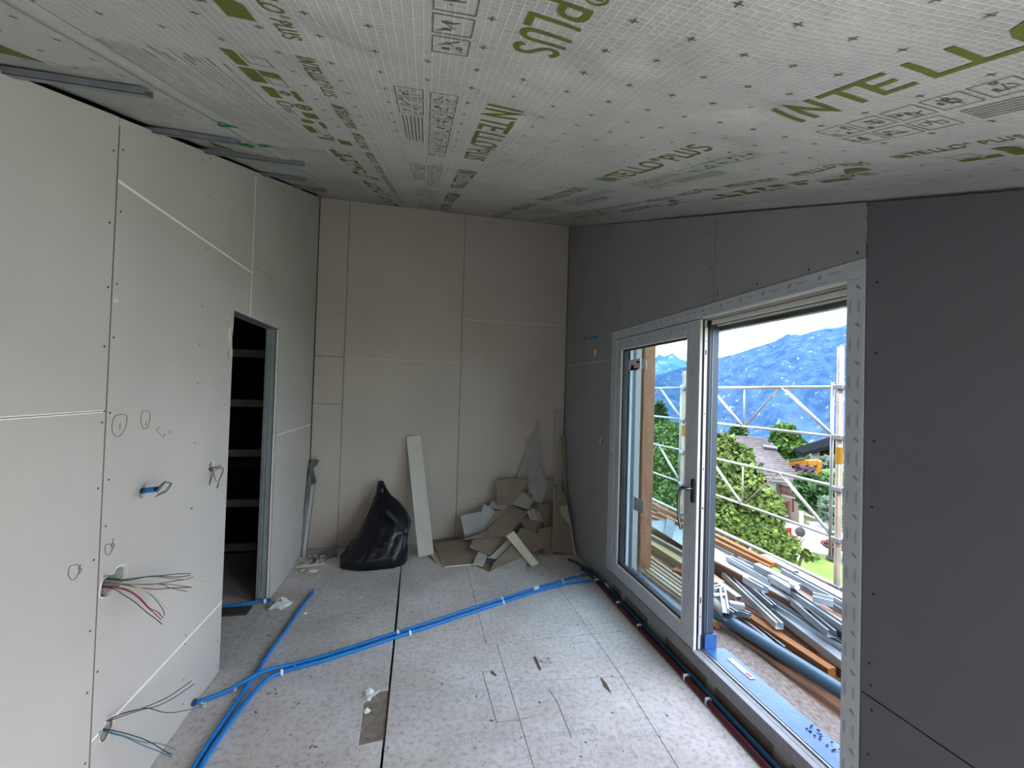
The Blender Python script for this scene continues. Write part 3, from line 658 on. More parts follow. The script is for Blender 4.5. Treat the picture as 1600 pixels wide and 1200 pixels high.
bb.build('printed_triangles', M_green, ceil)
# tape ring bumps catching the light
# roof above
roof = struct('roof')
b = MB(); b.prism([(-4.4, Y0-.25, CZ(Y0-.25)+.05), (2.12, Y0-.25, CZ(Y0-.25)+.05), (2.12, D+.5, CZ(D+.5)+.05), (-4.4, D+.5, CZ(D+.5)+.05)], (0, 0, .28)); b.build('roof_slab', mat('roof_dark', (.09, .08, .075), .9), roof)
MB().box(-4.4, -4.3, Y0-.2, D+.2, -.2, 3.9).box(-4.4, XL-.1, Y0-.2, Y0-.1, -.2, 3.9).build('outer_wall', M_dark, roof)

# ---- metal channels and tape under the ceiling
chan = [((30,103),(240,141),.040,'nearest of the ceiling channels, long, ending left of the first board joint'),
        ((253,199),(376,218),.042,'second galvanised channel from the near end, its tip beside a scrap of green tape'),
        ((330,233),(475,252),.042,'third galvanised channel, the one reaching farthest out from the left wall'),
        ((407,268),(478,277),.042,'fourth galvanised channel from the near end, above the left wall'),
        ((463,290),(508,294),.042,'farthest galvanised channel, close to the back corner')]
for a, c, wd, lab in chan:
    P = CE(*a); Q = CE(*c); ym = (P.y+Q.y)/2; x1 = Q.x
    r0 = root('ceiling_channel', lab, 'metal channel', (XL+.02, ym, CZ(ym)-.04), 'metal channels under the ceiling beside the left wall')
    zt = lambda y: CZ(y)-.006
    def cb(y0, y1, z0, z1, nm):
        bb = MB(); bb.add([(XL-.03, y0, zt(y0)-z1), (x1, y0, zt(y0)-z1), (x1, y1, zt(y1)-z1), (XL-.03, y1, zt(y1)-z1), (XL-.03, y0, zt(y0)-z0), (x1, y0, zt(y0)-z0), (x1, y1, zt(y1)-z0), (XL-.03, y1, zt(y1)-z0)], [(0,3,2,1),(4,5,6,7),(0,1,5,4),(1,2,6,5),(2,3,7,6),(3,0,4,7)]); return bb.build(nm, M_zincd, r0)
    cb(ym-wd/2, ym+wd/2, .019, .021, 'web'); cb(ym-wd/2, ym-wd/2+.0015, 0, .021, 'flange'); cb(ym+wd/2-.0015, ym+wd/2, 0, .021, 'flange')
    cb(ym-wd/2+.0015, ym-wd/2+.010, 0, .0015, 'lip')
for i, (q, lab) in enumerate((((352,194),'nearest scrap of torn green tape on the ceiling sheet'), ((388,226),'scrap of green tape at the tip of the second channel'), ((412,225),'small green tape scrap right of the one at the channel tip'))):
    c = CE(*q); bb = MB(); rr = random.Random(i+40); pts = []
    for k in range(11):
        t = 2*math.pi*k/11; R_ = rr.uniform(.4, 1.0); pts.append((c.x+.042*R_*math.cos(t), c.y+.055*R_*math.sin(t)))
    bb.prism([cp(x, y, .003+.003*rr.random()) for x, y in pts], (0, 0, .0015)); bb.thing('tape_scrap', lab, 'tape', M_gtape)

# ================================================================== PATIO DOOR (right wall)
door = struct('door_2')
fx = .168; FW_ = .072
x0, x1 = XR-.004, XR+fx
SILL = .157; SY0_ = 2.33
MB().box(x0, x1, FY0, FY0+FW_, SILL-.0, FZ-FW_-.0008).build('frame_jamb', M_pvc, door, bevel=.002)
MB().box(x0, x1, FY1-FW_-.02, FY1, SILL, FZ-FW_-.0008).build('frame_jamb', M_pvc, door, bevel=.002)
MB().box(x0, XR+.012, FY0, FY1, FZ-FW_, FZ).build('frame_head', M_pvc, door, bevel=.0015)
MB().box(XR+.0125, x1, FY0, FY1, FZ-.045, FZ).build('frame_head', M_pvc, door)
ya_, yb2 = FY0+FW_+.001, FY1-FW_-.021
for xa_, xw, dzz, m_, nm in ((.0125, .0035, .080, M_pvcw, 'head_track'), (.018, .024, .078, M_zincd, 'head_track'), (.0425, .006, .086, mat('ivory_brush', (.50, .46, .36), .6), 'head_brush'), (.049, .024, .084, M_gasket, 'head_gasket'),  # second band: shade of the recess put in as darker steel
                             (.0735, .006, .110, M_pvcw, 'head_track'), (.080, .03, .108, M_gasket, 'head_gasket'), (.111, .005, .118, M_pvcw, 'head_track'), (.117, .04, .118, M_gasket, 'head_gasket')):
    MB().box(XR+xa_, XR+xa_+xw, ya_, SY0_-.012, FZ-dzz, FZ-.046).build(nm, m_, door)
MB().box(x1+.001, x1+.045, FY0+.02, 2.50, FZ-.135, FZ-.02).build('outer_head_trim', mat('reflective_trim', (.16, .19, .17), .25, metal=.3, var=.5, vscale=4), door)
MB().box(x1+.001, x1+.045, 2.501, FY1-.02, FZ-.075, FZ-.02).build('outer_head_trim', M_zincd, door)
b = MB(); b.box(x0, XR+.03, FY0, FY1, SILL-.075, SILL).box(XR+.036, x1, FY0, FY1, SILL-.075, SILL-.004).box(XR+.03, XR+.036, FY0, FY1, SILL-.07, SILL-.015); b.build('sill_profile', [mat('dusty_sill', (.27, .275, .285), .5, var=.08, vscale=20)], door, bevel=.0012)
MB().box(XR+.0005, x1, FY0, FY1, 0, SILL-.075).build('sill_base', mat('grey_base', (.34, .33, .30), .8), door)
for ya_, yb2 in ((3.28, 3.42), (2.86, 3.2), (2.2, 2.62), (1.72, 2.12), (.0, 0)):
    if yb2 > ya_: MB().box(XR-.006, XR+.0004, ya_, yb2, .02, SILL-.078).build('wood_packer', M_tape, door, bevel=.001)
MB().box(XR-.006, XR, FY0, 1.62, .02, SILL-.078).build('wood_packer', M_tape, door)
MB().box(XR+.062, XR+.069, FY0+FW_, 2.34, SILL-.003, SILL+.004).build('sill_rail', M_zinc, door)
# protective film on the sill
film = root('protective_film', 'bright blue protective film taped along the sill of the open door', 'film', (XR+.15, 1.9, SILL))
b = MB(); N = 30
for j in range(N+1):
    y = FY0+.07+(2.33-FY0-.07)*j/N
    for i, x in enumerate((XR+.078, XR+.11, XR+.16, XR+.195, XR+.225)): b.v.append(Vector((x+.003*noise.noise(Vector((i*.1, y*6, 0))), y, SILL+.001+(.0 if i < 3 else -.004*(i-2))+.0035*abs(noise.noise(Vector((x*25, y*9, 2)))))))
for j in range(N):
    for i in range(4): k = j*5+i; b.f.append((k, k+1, k+6, k+5)); b.m.append(0)
b.build('sheet', M_film, film, smooth=True)
b = MB(); b.box(XR+.078, XR+.16, 2.325, 2.331, SILL, SILL+.09); b.build('upturned_end', M_film, film)
MB().box(XR+.15, XR+.185, 2.04, 2.22, SILL+.004, SILL+.0055).build('white_sticker', mat('pale_sticker', (.62, .68, .76), .5), film)
MB().box(XR+.155, XR+.18, 2.05, 2.09, SILL+.0055, SILL+.0062).build('red_print', mat('red_print', (.55, .08, .12), .5), film)
MB().box(XR+.155, XR+.18, 2.15, 2.21, SILL+.0055, SILL+.0062).build('red_print', mat('pink_print', (.6, .35, .42), .5), film)
b = MB(); rr = random.Random(5)
for k in range(16):
    y = 1.63+rr.uniform(-.07, .07); x = XR+.17+rr.uniform(-.03, .025); b.box(x, x+.012, y, y+.006, SILL+.004, SILL+.006)
stuff(b.build('dirt_flecks', M_dark, film))
# sliding sash (parked over the far half)
SY0, SY1, SX0, SX1 = 2.333, FY1-FW_-.005, XR+.001, XR+.071
SZ0, SZ1 = SILL+.002, FZ-FW_-.006; ST = .115
sash = root('sliding_sash', 'glazed sliding door sash with long lever handle, slid open to the far side', 'door sash', ((SX0+SX1)/2, (SY0+SY1)/2, SZ0))
MB().box(SX0, SX1, SY0+.001, SY0+ST, SZ0, SZ1).build('stile', M_pvc, sash, bevel=.002)
MB().box(SX0, SX1, SY1-.10, SY1, SZ0, SZ1).build('stile', M_pvc, sash, bevel=.002)
MB().box(SX0, SX1, SY0+ST, SY1-.10, SZ1-.085, SZ1).build('rail', M_pvc, sash, bevel=.002)
MB().box(SX0, SX1, SY0+ST, SY1-.10, SZ0, SZ0+.10).build('rail', M_pvc, sash, bevel=.002)
gy0, gy1, gz0, gz1 = SY0+ST, SY1-.10, SZ0+.10, SZ1-.085
b = MB()
for (a0, a1, c0, c1) in ((gy1-.012, gy1, gz0, gz1), (gy0, gy0+.010, gz0, gz1), (gy0, gy1, gz1-.012, gz1), (gy0, gy1, gz0, gz0+.012)): b.box(SX0-.001, SX0+.018, a0, a1, c0, c1)
b.build('glazing_bead', M_pvcw, sash)
b = MB()
for (a0, a1, c0, c1) in ((gy1-.026, gy1-.012, gz0+.012, gz1-.012), (gy0+.01, gy0+.014, gz0+.012, gz1-.012), (gy0, gy1, gz1-.020, gz1-.012), (gy0, gy1, gz0+.012, gz0+.026)): b.box(SX0+.012, SX0+.052, a0, a1, c0, c1)
b.build('spacer', M_gasket, sash)
MB().box(SX0+.019, SX0+.023, gy0+.006, gy1-.006, gz0+.006, gz1-.006).build('pane', M_glass, sash)
# end face of the sash: bright seal, dark groove, lock plate
MB().box(SX0+.003, SX0+.019, SY0-.003, SY0, SZ0, SZ1).build('edge_strip', M_pvcw, sash)
MB().box(SX0+.019, SX0+.034, SY0-.001, SY0+.001, SZ0, SZ1).build('edge_groove', M_gasket, sash)
LKP = MB().box(SX0+.034, SX0+.053, SY0-.005, SY0, SZ0+.09, SZ1-.05).build('lock_plate', mat('satin_lock_plate', (.62, .60, .60), .35, metal=.3), sash)
b = MB()
for zc, hh in ((1.98, .03), (1.26, .008), (1.02, .012), (.46, .035), (.36, .006), (1.6, .006), (2.05, .006)): b.box(SX0+.040, SX0+.047, SY0-.0062, SY0-.004, zc-hh/2, zc+hh/2)
stuff(b.build('plate_slots', M_gasket, LKP))
MB().box(SX0+.053, SX1+.004, SY0-.001, SY0+.0, SZ0, SZ1).build('edge_cover', M_gasket, sash)
# handle
hp = RW(1083, 790); hy = hp.y; HX = SX0
M_hand = mat('handle_steel', (.35, .35, .36), .3, metal=.8); M_handb = mat('handle_black', (.02, .021, .024), .4)
pl = MB(); n = 14
hz0, hz1 = RW(1084, 786).z, RW(1084, 748).z; prof = []
for i in range(9): t = math.pi*i/8; prof.append((hy+.017*math.cos(t), hz1-.017+.017*math.sin(t)))
for i in range(9): t = math.pi+math.pi*i/8; prof.append((hy+.017*math.cos(t), hz0+.017+.017*math.sin(t)))
pl.prism([(HX-.009, y, z) for y, z in prof], (.009, 0, 0)); HPL = pl.build('handle_plate', M_handb, sash)
MB().box(HX-.010, HX-.0085, hy-.015, hy-.010, hz0+.01, hz1-.01).build('handle_trim', M_hand, HPL)
zt_ = RW(1080, 762).z; zbm = RW(1073, 822).z
hb = smoothpath([(HX-.008, hy, zt_), (HX-.045, hy, zt_+.002), (HX-.062, hy+.035, zt_-.005), (HX-.066, hy+.055, zt_-.07), (HX-.064, hy+.055, zt_-.17), (HX-.055, hy+.04, zbm-.01)], 5)
HND = MB().tube(hb, .009, 8, rr=[.011 if i < 12 else .009 for i in range(len(hb))]).build('handle', M_handb, sash, smooth=True)
MB().tube([p+Vector((-.004, -.006, 0)) for p in hb], .0052, 6).build('handle_inlay', M_hand, HND, smooth=True)
# corner tags left on the panes
tg = [DX(*q, SX0+.017) for q in ((984,563),(1002,560),(1002,576),(984,579))]
MB().prism(tg, (-.010, 0, 0)).build('corner_label', mat('white_card', (.72, .66, .62), .6), sash)
tg2 = [DX(*q, SX0+.017) for q in ((1003,562),(1010,564),(1010,577),(1003,576))]
MB().prism(tg2, (-.004, 0, 0)).build('corner_label', mat('pale_green_card', (.62, .70, .64), .6), sash)
bb = MB()
for q in ((986,571,990,577),(985,576,997,578),(995,564,999,567)):
    u, v = DX(q[0], q[1], SX0+.0065), DX(q[2], q[3], SX0+.0065); bb.box(SX0+.0058, SX0+.0068, min(u.y, v.y), max(u.y, v.y), min(u.z, v.z), max(u.z, v.z))
stuff(bb.build('label_print', M_dark, sash))
st_ = [DX(*q, SX0+.018) for q in ((991,776),(1006,783),(1006,803),(990,796))]
MB().prism(st_, (-.002, 0, 0)).build('pane_sticker', mat('grey_blue_sticker', (.33, .42, .45), .5, var=.2, vscale=60), sash)
# fixed outer sash behind
fsx0, fsx1 = XR+.081, XR+.150
fx_ = root('fixed_sash', 'dark framed fixed glass sash on the outer track behind the sliding one', 'door sash', ((fsx0+fsx1)/2, (SY0+SY1)/2, SILL))
MB().box(fsx0, fsx1, SY0+.012, SY0+.10, SILL, FZ-.06).build('stile', M_alu, fx_, bevel=.002)
MB().box(fsx0+.02, fsx0+.024, SY0+.008, SY0+.012, SILL, FZ-.06).build('seal', M_zincd, fx_)
b = MB()
for k in range(5): b.box(fsx0-.002+.014*k, fsx0+.006+.014*k, FY1-.19-.022*k*0, FY1-FW_-.02-.012*(4-k), SILL, FZ-.05)
MB().box(fsx0, fsx1, SY1-.10, SY1+.02, SILL, FZ-.06).build('stile', M_alu, fx_, bevel=.002)
MB().box(fsx0-.003, fsx0, SY1-.115, SY1-.08, SILL, FZ-.06).build('stile_bead', M_zincd, fx_)
MB().box(fsx0-.003, fsx0+.02, SY1-.125, SY1-.12, SILL, FZ-.06).build('stile_bead', M_pvc, fx_)
MB().box(fsx0, fsx1, SY0+.10, SY1-.10, SILL, SILL+.075).build('rail', M_alu, fx_, bevel=.002)
MB().box(fsx0-.004, fsx0+.012, SY0+.10, SY1-.10, SILL+.06, SILL+.085).build('rail_bead', mat('pale_blue_bead', (.34, .42, .47), .4), fx_)
MB().box(fsx0, fsx1, SY0+.10, SY1-.10, FZ-.125, FZ-.06).build('rail', mat('light_grey_rail', (.48, .53, .50), .4), fx_, bevel=.002)
MB().box(fsx0+.035, fsx0+.039, SY0+.09, SY1-.09, SILL+.07, FZ-.12).build('pane', M_glass, fx_)
# blue marks printed on the frame foil
bb = MB(); rr = random.Random(8)
def mk(y0, y1, z0, z1): bb.box(x0-.0008, x0, y0, y1, z0, z1)
y = FY0+.1
while y < FY1-.1:
    mk(y, y+.055, FZ-.028, FZ-.025); mk(y+.01, y+.04, FZ-.034, FZ-.032)
    for t in range(3): mk(y+.085+.005*t, y+.09+.005*t, FZ-.035-.004*t, FZ-.018-.004*t)
    mk(y+.05, y+.10, FZ-.057, FZ-.054); y += .155
z = .25
while z < FZ-.1:
    for yy in (FY0+.018, FY0+.052, FY1-.03, FY1-.065):
        mk(yy, yy+.003, z, z+.055); mk(yy+.006, yy+.0075, z+.008, z+.045)
    for t in range(3): mk(FY0+.014+.005*t, FY0+.024+.005*t, z+.095+.004*t, z+.100+.006*t); mk(FY1-.05, FY1-.04, z+.09, z+.1)
    z += .15
stuff(bb.build('foil_print', M_mark, door))
bb = MB(); z = SZ0+.03
def mk2(y0, y1, z0, z1): bb.box(SX0-.0008, SX0, y0, y1, z0, z1)
y = SY0+.08
while y < SY1-.06: mk2(y, y+.05, SZ1-.04, SZ1-.037); mk2(y+.08, y+.09, SZ1-.05, SZ1-.03); y += .15
z = .35
while z < 2.1: mk2(SY1-.06, SY1-.057, z, z+.05); mk2(SY0+.055, SY0+.058, z+.05, z+.10) if abs(z-1.15) > .15 else None; mk2(SY1-.05, SY1-.04, z+.08, z+.09); z += .16
stuff(bb.build('foil_print', M_mark, sash))

# ================================================================== CONDUITS ON THE FLOOR
CR = .0115
def conduit(name, label, pts, m, z=CR+.001, r=CR, group=None, lifts={}, smooth_n=6):
    P = [FL(x, y, z) if len(q) == 2 else None for q in pts for x, y in [q[:2]]]
    for i, dz in lifts.items(): P[i] = P[i]+Vector((0, 0, dz))
    o = MB().tube(smoothpath(P, smooth_n), r, 10); c = o.base(); rt = root(name, label, 'conduit', c, group)
    o.build('tube', m, rt, smooth=True); return rt
c1 = conduit('conduit', 'upper tube of the blue conduit pair, starting at the foot of the left wall', [(303,1099),(325,1091),(352,1081),(380,1069),(408,1057),(436,1046),(500,1027),(560,1008),(613,990.5),(660,976),(700,963),(745,948),(790,934),(840,918),(885,905),(915,897),(934,893)], M_blue, lifts={3:.012,4:.024,5:.012})
c2 = conduit('conduit', 'lower tube of the blue conduit pair, curving round from the near left floor', [(296,1235),(322,1185),(352,1140),(385,1096),(408,1070),(424,1057),(450,1047),(505,1032),(565,1013),(617,996),(664,981),(704,968),(749,953),(794,938.5),(843,923),(886,912),(915,908.5),(930,907)], M_blue)
c3 = conduit('conduit', 'straight blue conduit crossing under the pair, its cut end near the debris', [(283,1235),(312,1183),(345,1133),(378,1084),(402,1048),(424,1015),(446,985),(470,950),(491,923)], M_blue)
MB().tube([FL(489.5, 925.5, CR+.001), FL(491.5, 922, CR+.001)], CR+.0015, 10).build('taped_end', mat('pale_blue_cap', (.12, .40, .70), .5), c3)
c4 = conduit('conduit', 'short blue conduit lying across the doorway threshold', [(300,957),(343,949),(375,945),(400,940),(424,937)], M_blue)
bb = [FL(925, 893, .02), FL(918, 884, .015), FL(905, 872, .015)]
xw = XR-.028
P5 = [Vector((1.56, 4.10, .015)), Vector((1.615, 3.93, .018)), Vector((1.637, 3.80, .02)), Vector((xw, 3.5, .02)), Vector((xw-.004, 3.0, .02)), Vector((xw+.002, 2.4, .02)), Vector((xw-.002, 1.7, .02)), Vector((xw, .8, .02)), Vector((xw, -.9, .02))]
def walltube(nm, lab, P, m, r):
    o = MB().tube(smoothpath(P, 8), r, 10); rt = root(nm, lab, 'conduit', o.base()); o.build('tube', m, rt, smooth=True); return rt
wb = walltube('conduit', 'dark blue pipe running tight along the foot of the door wall', P5, mat('petrol_pipe', (.012, .09, .19), .45), .014)
wr_ = walltube('conduit', 'maroon pipe beside the blue one along the foot of the door wall', [p+Vector((-.032, 0, -.004)) for p in P5[1:]], M_red, .016)
wc_ = walltube('conduit', 'second dark pipe laid on top of the maroon one at the door wall', [p+Vector((-.012, 0, .024)) for p in P5[2:]], M_blued, .010)
MB().tube([Vector((1.52, 4.14, .016)), Vector((1.56, 4.10, .016))], .012, 8).build('end', M_blued, wb)
gs = MB(); 
for t in range(7):
    pass
o = root('pipe_junction', 'grey-green plug where the blue conduits meet in the far right corner', 'pipe fitting', FL(931, 899, 0))
MB().tube([FL(929, 905, .018), FL(931, 898, .03), FL(934, 893, .02)], .02, 8, rr=[.014, .024, .014]).build('body', mat('grey_green_foam', (.16, .19, .17), .8, bump=.4), o, smooth=True)
# saddle clips
def clip_on(rt, px, py, ln=.012, r=CR, wide=1):
    c = FL(px, py, CR); c2_ = FL(px+6, py-2, CR); d = (c2_-c).normalized(); s = Vector((-d.y, d.x, 0)); b = MB()
    prof = [(-r-.010, -CR), (-r-.010, -CR+.003), (-r-.002, -CR+.003), (-r-.002, 0), (-(r+.002)*.7, (r+.002)*.7), (0, r+.0025), ((r+.002)*.7, (r+.002)*.7), (r+.002, 0), (r+.002, -CR)]
    for i in range(len(prof)-1):
        k = len(b.v)
        for u in (-ln/2, ln/2):
            for q in (prof[i], prof[i+1]): b.v.append(c+d*u+s*q[0]*wide+Vector((0, 0, q[1]+.001)))
        b.f.append((k, k+1, k+3, k+2)); b.m.append(0)
        k = len(b.v)
        for u in (-ln/2, ln/2):
            for q in (prof[i], prof[i+1]): b.v.append(c+d*u+s*q[0]*wide*1.1+Vector((0, 0, q[1]*1.08+.002)))
        b.f.append((k, k+1, k+3, k+2)); b.m.append(0)
    return b.build('saddle_clip', M_clip, rt)
for rt, x, y in ((c1,367,1074),(c1,460,1038.5),(c2,440,1050),(c1,621,988),(c2,640,988.5),(c1,784,936),(c2,786,941),(c1,878,907),(c2,880,913)): clip_on(rt, x, y, .014)
clip_on(c1, 837, 919, .055); clip_on(c1, 902, 900, .03); clip_on(c4, 413, 939, .02)
for yy in (3.62, 3.2, 2.86, 2.3, 2.1): MB().box(xw-.05, xw+.012, yy, yy+.012, .001, .04).build('saddle_clip', M_clip, wr_, bevel=.003)
MB().box(xw-.02, xw-.004, 3.42, 3.50, .046, .056).build('pale_label', M_clip, wc_)
e_ = MB().tube([LW(304, 1096, .002), LW(303, 1099, .012)], CR+.003, 10).build('cut_collar', M_blued, c1)
bb = MB(); rr = random.Random(31)
for k in range(7):
    c = FL(308+rr.uniform(-5, 12), 1101+rr.uniform(-3, 3), .003); bb.prism([c+Vector((.008*math.cos(t)*rr.uniform(.5,1.3), .008*math.sin(t)*rr.uniform(.5,1.3), rr.uniform(0,.004))) for t in (0,1.2,2.5,3.7,5)], (0, 0, .003))
stuff(bb.thing('plaster_crumbs', 'white plaster crumbs where the conduit leaves the left wall', 'debris', M_white))

# ================================================================== CABLES OUT OF THE WALL
def bundle(name, label, cat, wires, conv, offs=(.0, .14), loc=None, r=.0019):
    rt = root(name, label, cat, loc)
    for col, pts, *o in wires:
        mx_ = o[0] if o else offs[1]; n = len(pts)
        P = [LW(*conv(*q), -.008+(mx_+.008)*(i/(n-1))**.8) for i, q in enumerate(pts)]
        MB().tube(smoothpath(P, 6), r, 6).build('wire', M_wire[col], rt, smooth=True)
    return rt
def c3_(X, Y): return (130+X/7.62, 860+Y/7.62)
def c4_(X, Y): return (140+X/7.5, 1040+Y/7.5)
bundle('cable_bundle', 'fan of coloured cables from the upper broken hole in the left wall', 'cables', [
 ('black', [(270,345),(330,330),(400,345),(540,350),(700,320),(950,298),(1130,280),(1285,277)]),
 ('black', [(250,330),(350,352),(520,358),(700,325),(850,305),(1100,318),(1275,298)]),
 ('green', [(290,330),(420,352),(600,330),(850,315),(1050,338),(1200,345)], .12), ('yellow', [(300,360),(600,405),(850,398),(1050,365),(1200,345),(1350,347),(1460,378)], .16),
 ('grey', [(210,412),(350,395),(500,402),(800,405),(950,385),(1200,350),(1312,315)]), ('brown', [(230,400),(400,398),(600,405),(900,398),(1100,410),(1295,440)]),
 ('black', [(350,405),(500,412),(700,450),(900,460),(1100,445),(1290,440)]), ('blue', [(300,395),(480,400),(620,430),(740,480),(850,570),(940,690),(970,770)]),
 ('yellow', [(350,395),(520,405),(650,438),(800,510),(900,590),(1020,715)]), ('red', [(215,430),(350,438),(520,478),(650,560),(780,690),(850,750),(930,828)]),
 ('red', [(215,424),(350,430),(530,468),(660,550),(790,685),(880,730),(955,805)]), ('black', [(215,438),(350,452),(500,540),(620,620),(760,740),(870,820),(940,880)]),
 ('brown', [(900,405),(960,412),(1030,445),(1240,490)], .13), ('grey', [(260,340),(262,310),(300,300),(350,325),(450,345)], .03), ('grey', [(250,345),(280,385),(380,405),(500,400)], .04)],
 c3_, loc=LW(172, 914), r=.0017)
bundle('cable_bundle', 'sparse dark cables from the lowest hole in the left wall', 'cables', [
 ('black', [(180,668),(280,605),(400,560),(600,505),(800,425),(950,350),(1195,180)]), ('black', [(175,665),(300,622),(420,578),(600,522),(800,470),(1000,370),(1225,215)]),
 ('black', [(185,660),(300,600),(420,548),(640,500),(740,510),(860,545),(1000,548),(1215,505)]), ('black', [(150,740),(270,760),(400,790),(600,850),(750,920),(860,990),(960,1045)]),
 ('green', [(150,748),(270,785),(400,820),(620,895),(800,910),(900,940),(1010,985)]), ('blue', [(150,752),(270,800),(420,840),(640,940),(800,1000),(950,1070)])],
 c4_, loc=LW(166, 1139), r=.0017)
bundle('cable_bundle', 'short drooping wires from the small hole beside the doorway', 'cables', [
 ('grey', [(1230,742),(1320,725),(1372,708)], .05), ('brown', [(1230,748),(1290,765),(1270,850),(1248,920)], .05), ('brown', [(1232,752),(1285,770),(1300,830),(1325,890)], .05),
 ('black', [(1232,745),(1320,738),(1385,735),(1388,790),(1355,860),(1322,955)], .07), ('grey', [(1235,750),(1330,745),(1375,745),(1365,820),(1345,880),(1340,945)], .07), ('grey', [(1228,760),(1300,770),(1345,745),(1380,730)], .05), ('red', [(1245,765),(1275,775),(1262,830),(1250,900)], .05)],
 lambda X, Y: c5(X, Y), loc=LW(326, 736), r=.0017)
rt = root('conduit_stub', 'blue conduit stub with looped wires poking from the left wall', 'conduit', LW(222, 769))
MB().tube([LW(*c5(545,982), -.01), LW(*c5(600,975), .02), LW(*c5(690,962), .07)], .0115, 12).build('tube', M_blue, rt, smooth=True)
MB().tube([LW(*c5(688,962), .068), LW(*c5(697,961), .073)], .009, 10).build('tube_mouth', M_gasket, rt)
for k, pts in enumerate(([(690,985),(740,930),(790,878),(770,905),(690,990)], [(692,960),(770,900),(830,895),(850,912),(800,985),(745,1010),(690,1040)], [(694,970),(760,910),(810,888),(838,905),(790,975),(740,1000),(700,1030)], [(690,975),(745,915),(785,885),(760,930),(700,1000)])):
    MB().tube(smoothpath([LW(*c5(*q), .07+.02*i/len(pts)) for i, q in enumerate(pts)], 6), .0019, 6).build('wire', M_wire[['green', 'black', 'grey', 'green'][k]], rt, smooth=True)
rt = root('conduit_stub', 'blue conduit stub with a loop of wire on the door wall, high by the corner', 'conduit', RW(935, 527))
MB().tube(smoothpath([RW(936, 527, -.012), RW(930, 527, .02), RW(919, 529, .07)], 4), .011, 10).build('tube', M_blue, rt, smooth=True)
cc = RW(914, 529, .085); MB().tube([cc+Vector((.02*math.sin(t*.52)*.6, .036*math.cos(t*.52), .026*math.sin(t*.52))) for t in range(13)], .0022, 6).build('wire', M_wire['grey'], rt, smooth=True)
MB().tube([cc+Vector((.02*math.sin(t*.52)*.6+.004, .030*math.cos(t*.52), .020*math.sin(t*.52)+.003)) for t in range(13)], .0022, 6).build('wire', M_wire['black'], rt, smooth=True)

# ================================================================== RUBBISH BAG
rings = [(868,531,636,.30),(860,537,637,.31),(845,548,639,.30),(830,560,640,.27),(815,568,640,.24),(800,574,636,.21),(787,580,626,.17),(776,586,613,.13),(768,588,608,.09),(761,589,604,.06),(755,590,601,.045),(752,591,599,.035)]
bag = root('rubbish_bag', 'bulging black plastic rubbish bag leaning against the back wall', 'rubbish bag', (-.42, 4.45, 0))
b = MB(); NA = 110; V = []
nr = 90
import bisect
for i in range(nr+1):
    t = i/nr*(len(rings)-1); a = min(int(t), len(rings)-2); f = t-a
    q = [rings[a][j]*(1-f)+rings[a+1][j]*f for j in range(4)]
    hfr = (868-q[0])/(868-752); yc = 4.36+.34*hfr**1.2
    pl_ = hit(q[1], q[0], (0, 1, 0), yc); pr_ = hit(q[2], q[0], (0, 1, 0), yc); cx_ = (pl_.x+pr_.x)/2; rx = (pr_.x-pl_.x)/2; z = max(.004, (pl_.z+pr_.z)/2)
    if i == 0: z = .0
    ry = min(q[3], rx)*.62
    for j in range(NA):
        t2 = 2*math.pi*j/NA; p = Vector((math.cos(t2), math.sin(t2), 0))
        fold = .07*noise.noise(Vector((p.x*2.2, p.y*2.2, z*7)))-.05*abs(noise.noise(Vector((p.x*4+z*3, p.y*4, z*9+7))))-.028*abs(noise.noise(Vector((p.x*9-z*8, p.y*9, z*17+2))))-.016*abs(noise.noise(Vector((p.x*19, p.y*19+z*9, z*30))))+.045*noise.noise(Vector((p.x*6, p.y*6, z*3+4)))+(.10*noise.noise(Vector((p.x*5, p.y*5, 9))) if hfr > .55 else 0)
        k = 1+fold; V.append((cx_+rx*k*math.copysign(abs(p.x)**.8, p.x), min(yc+ry*k*math.copysign(abs(p.y)**.8, p.y), D-.012), z+.012*noise.noise(Vector((p.x*3, p.y*3, z*5)))*(0 if i == 0 else 1)))
fs = [(i*NA+j, i*NA+(j+1) % NA, (i+1)*NA+(j+1) % NA, (i+1)*NA+j) for i in range(nr) for j in range(NA)]+[tuple(range(NA))[::-1], tuple(nr*NA+j for j in range(NA))]
b.add(V, fs).build('sack', M_bag, bag, smooth=True)
b = MB(); tp = hit(596, 757, (0, 1, 0), 4.66); nk = hit(597, 772, (0, 1, 0), 4.64)
b.tube([nk, nk+(tp-nk)*.5, tp, tp+Vector((.01, 0, .012))], .03, 9, rr=[.05, .030, .038, .022]); b.build('twisted_neck', M_bag, bag, smooth=True)
fl_ = smoothpath([hit(x, y, (0, 1, 0), 4.28+.0*y) for x, y in ((603,800),(612,808),(622,818),(632,824),(638,820))], 5)
b = MB()
for k, dz in enumerate((0, -.018, .016)): b.tube([p+Vector((0, .02+.004*k, dz)) for p in fl_], .006, 6)
b.build('fold', M_bag, bag, smooth=True)

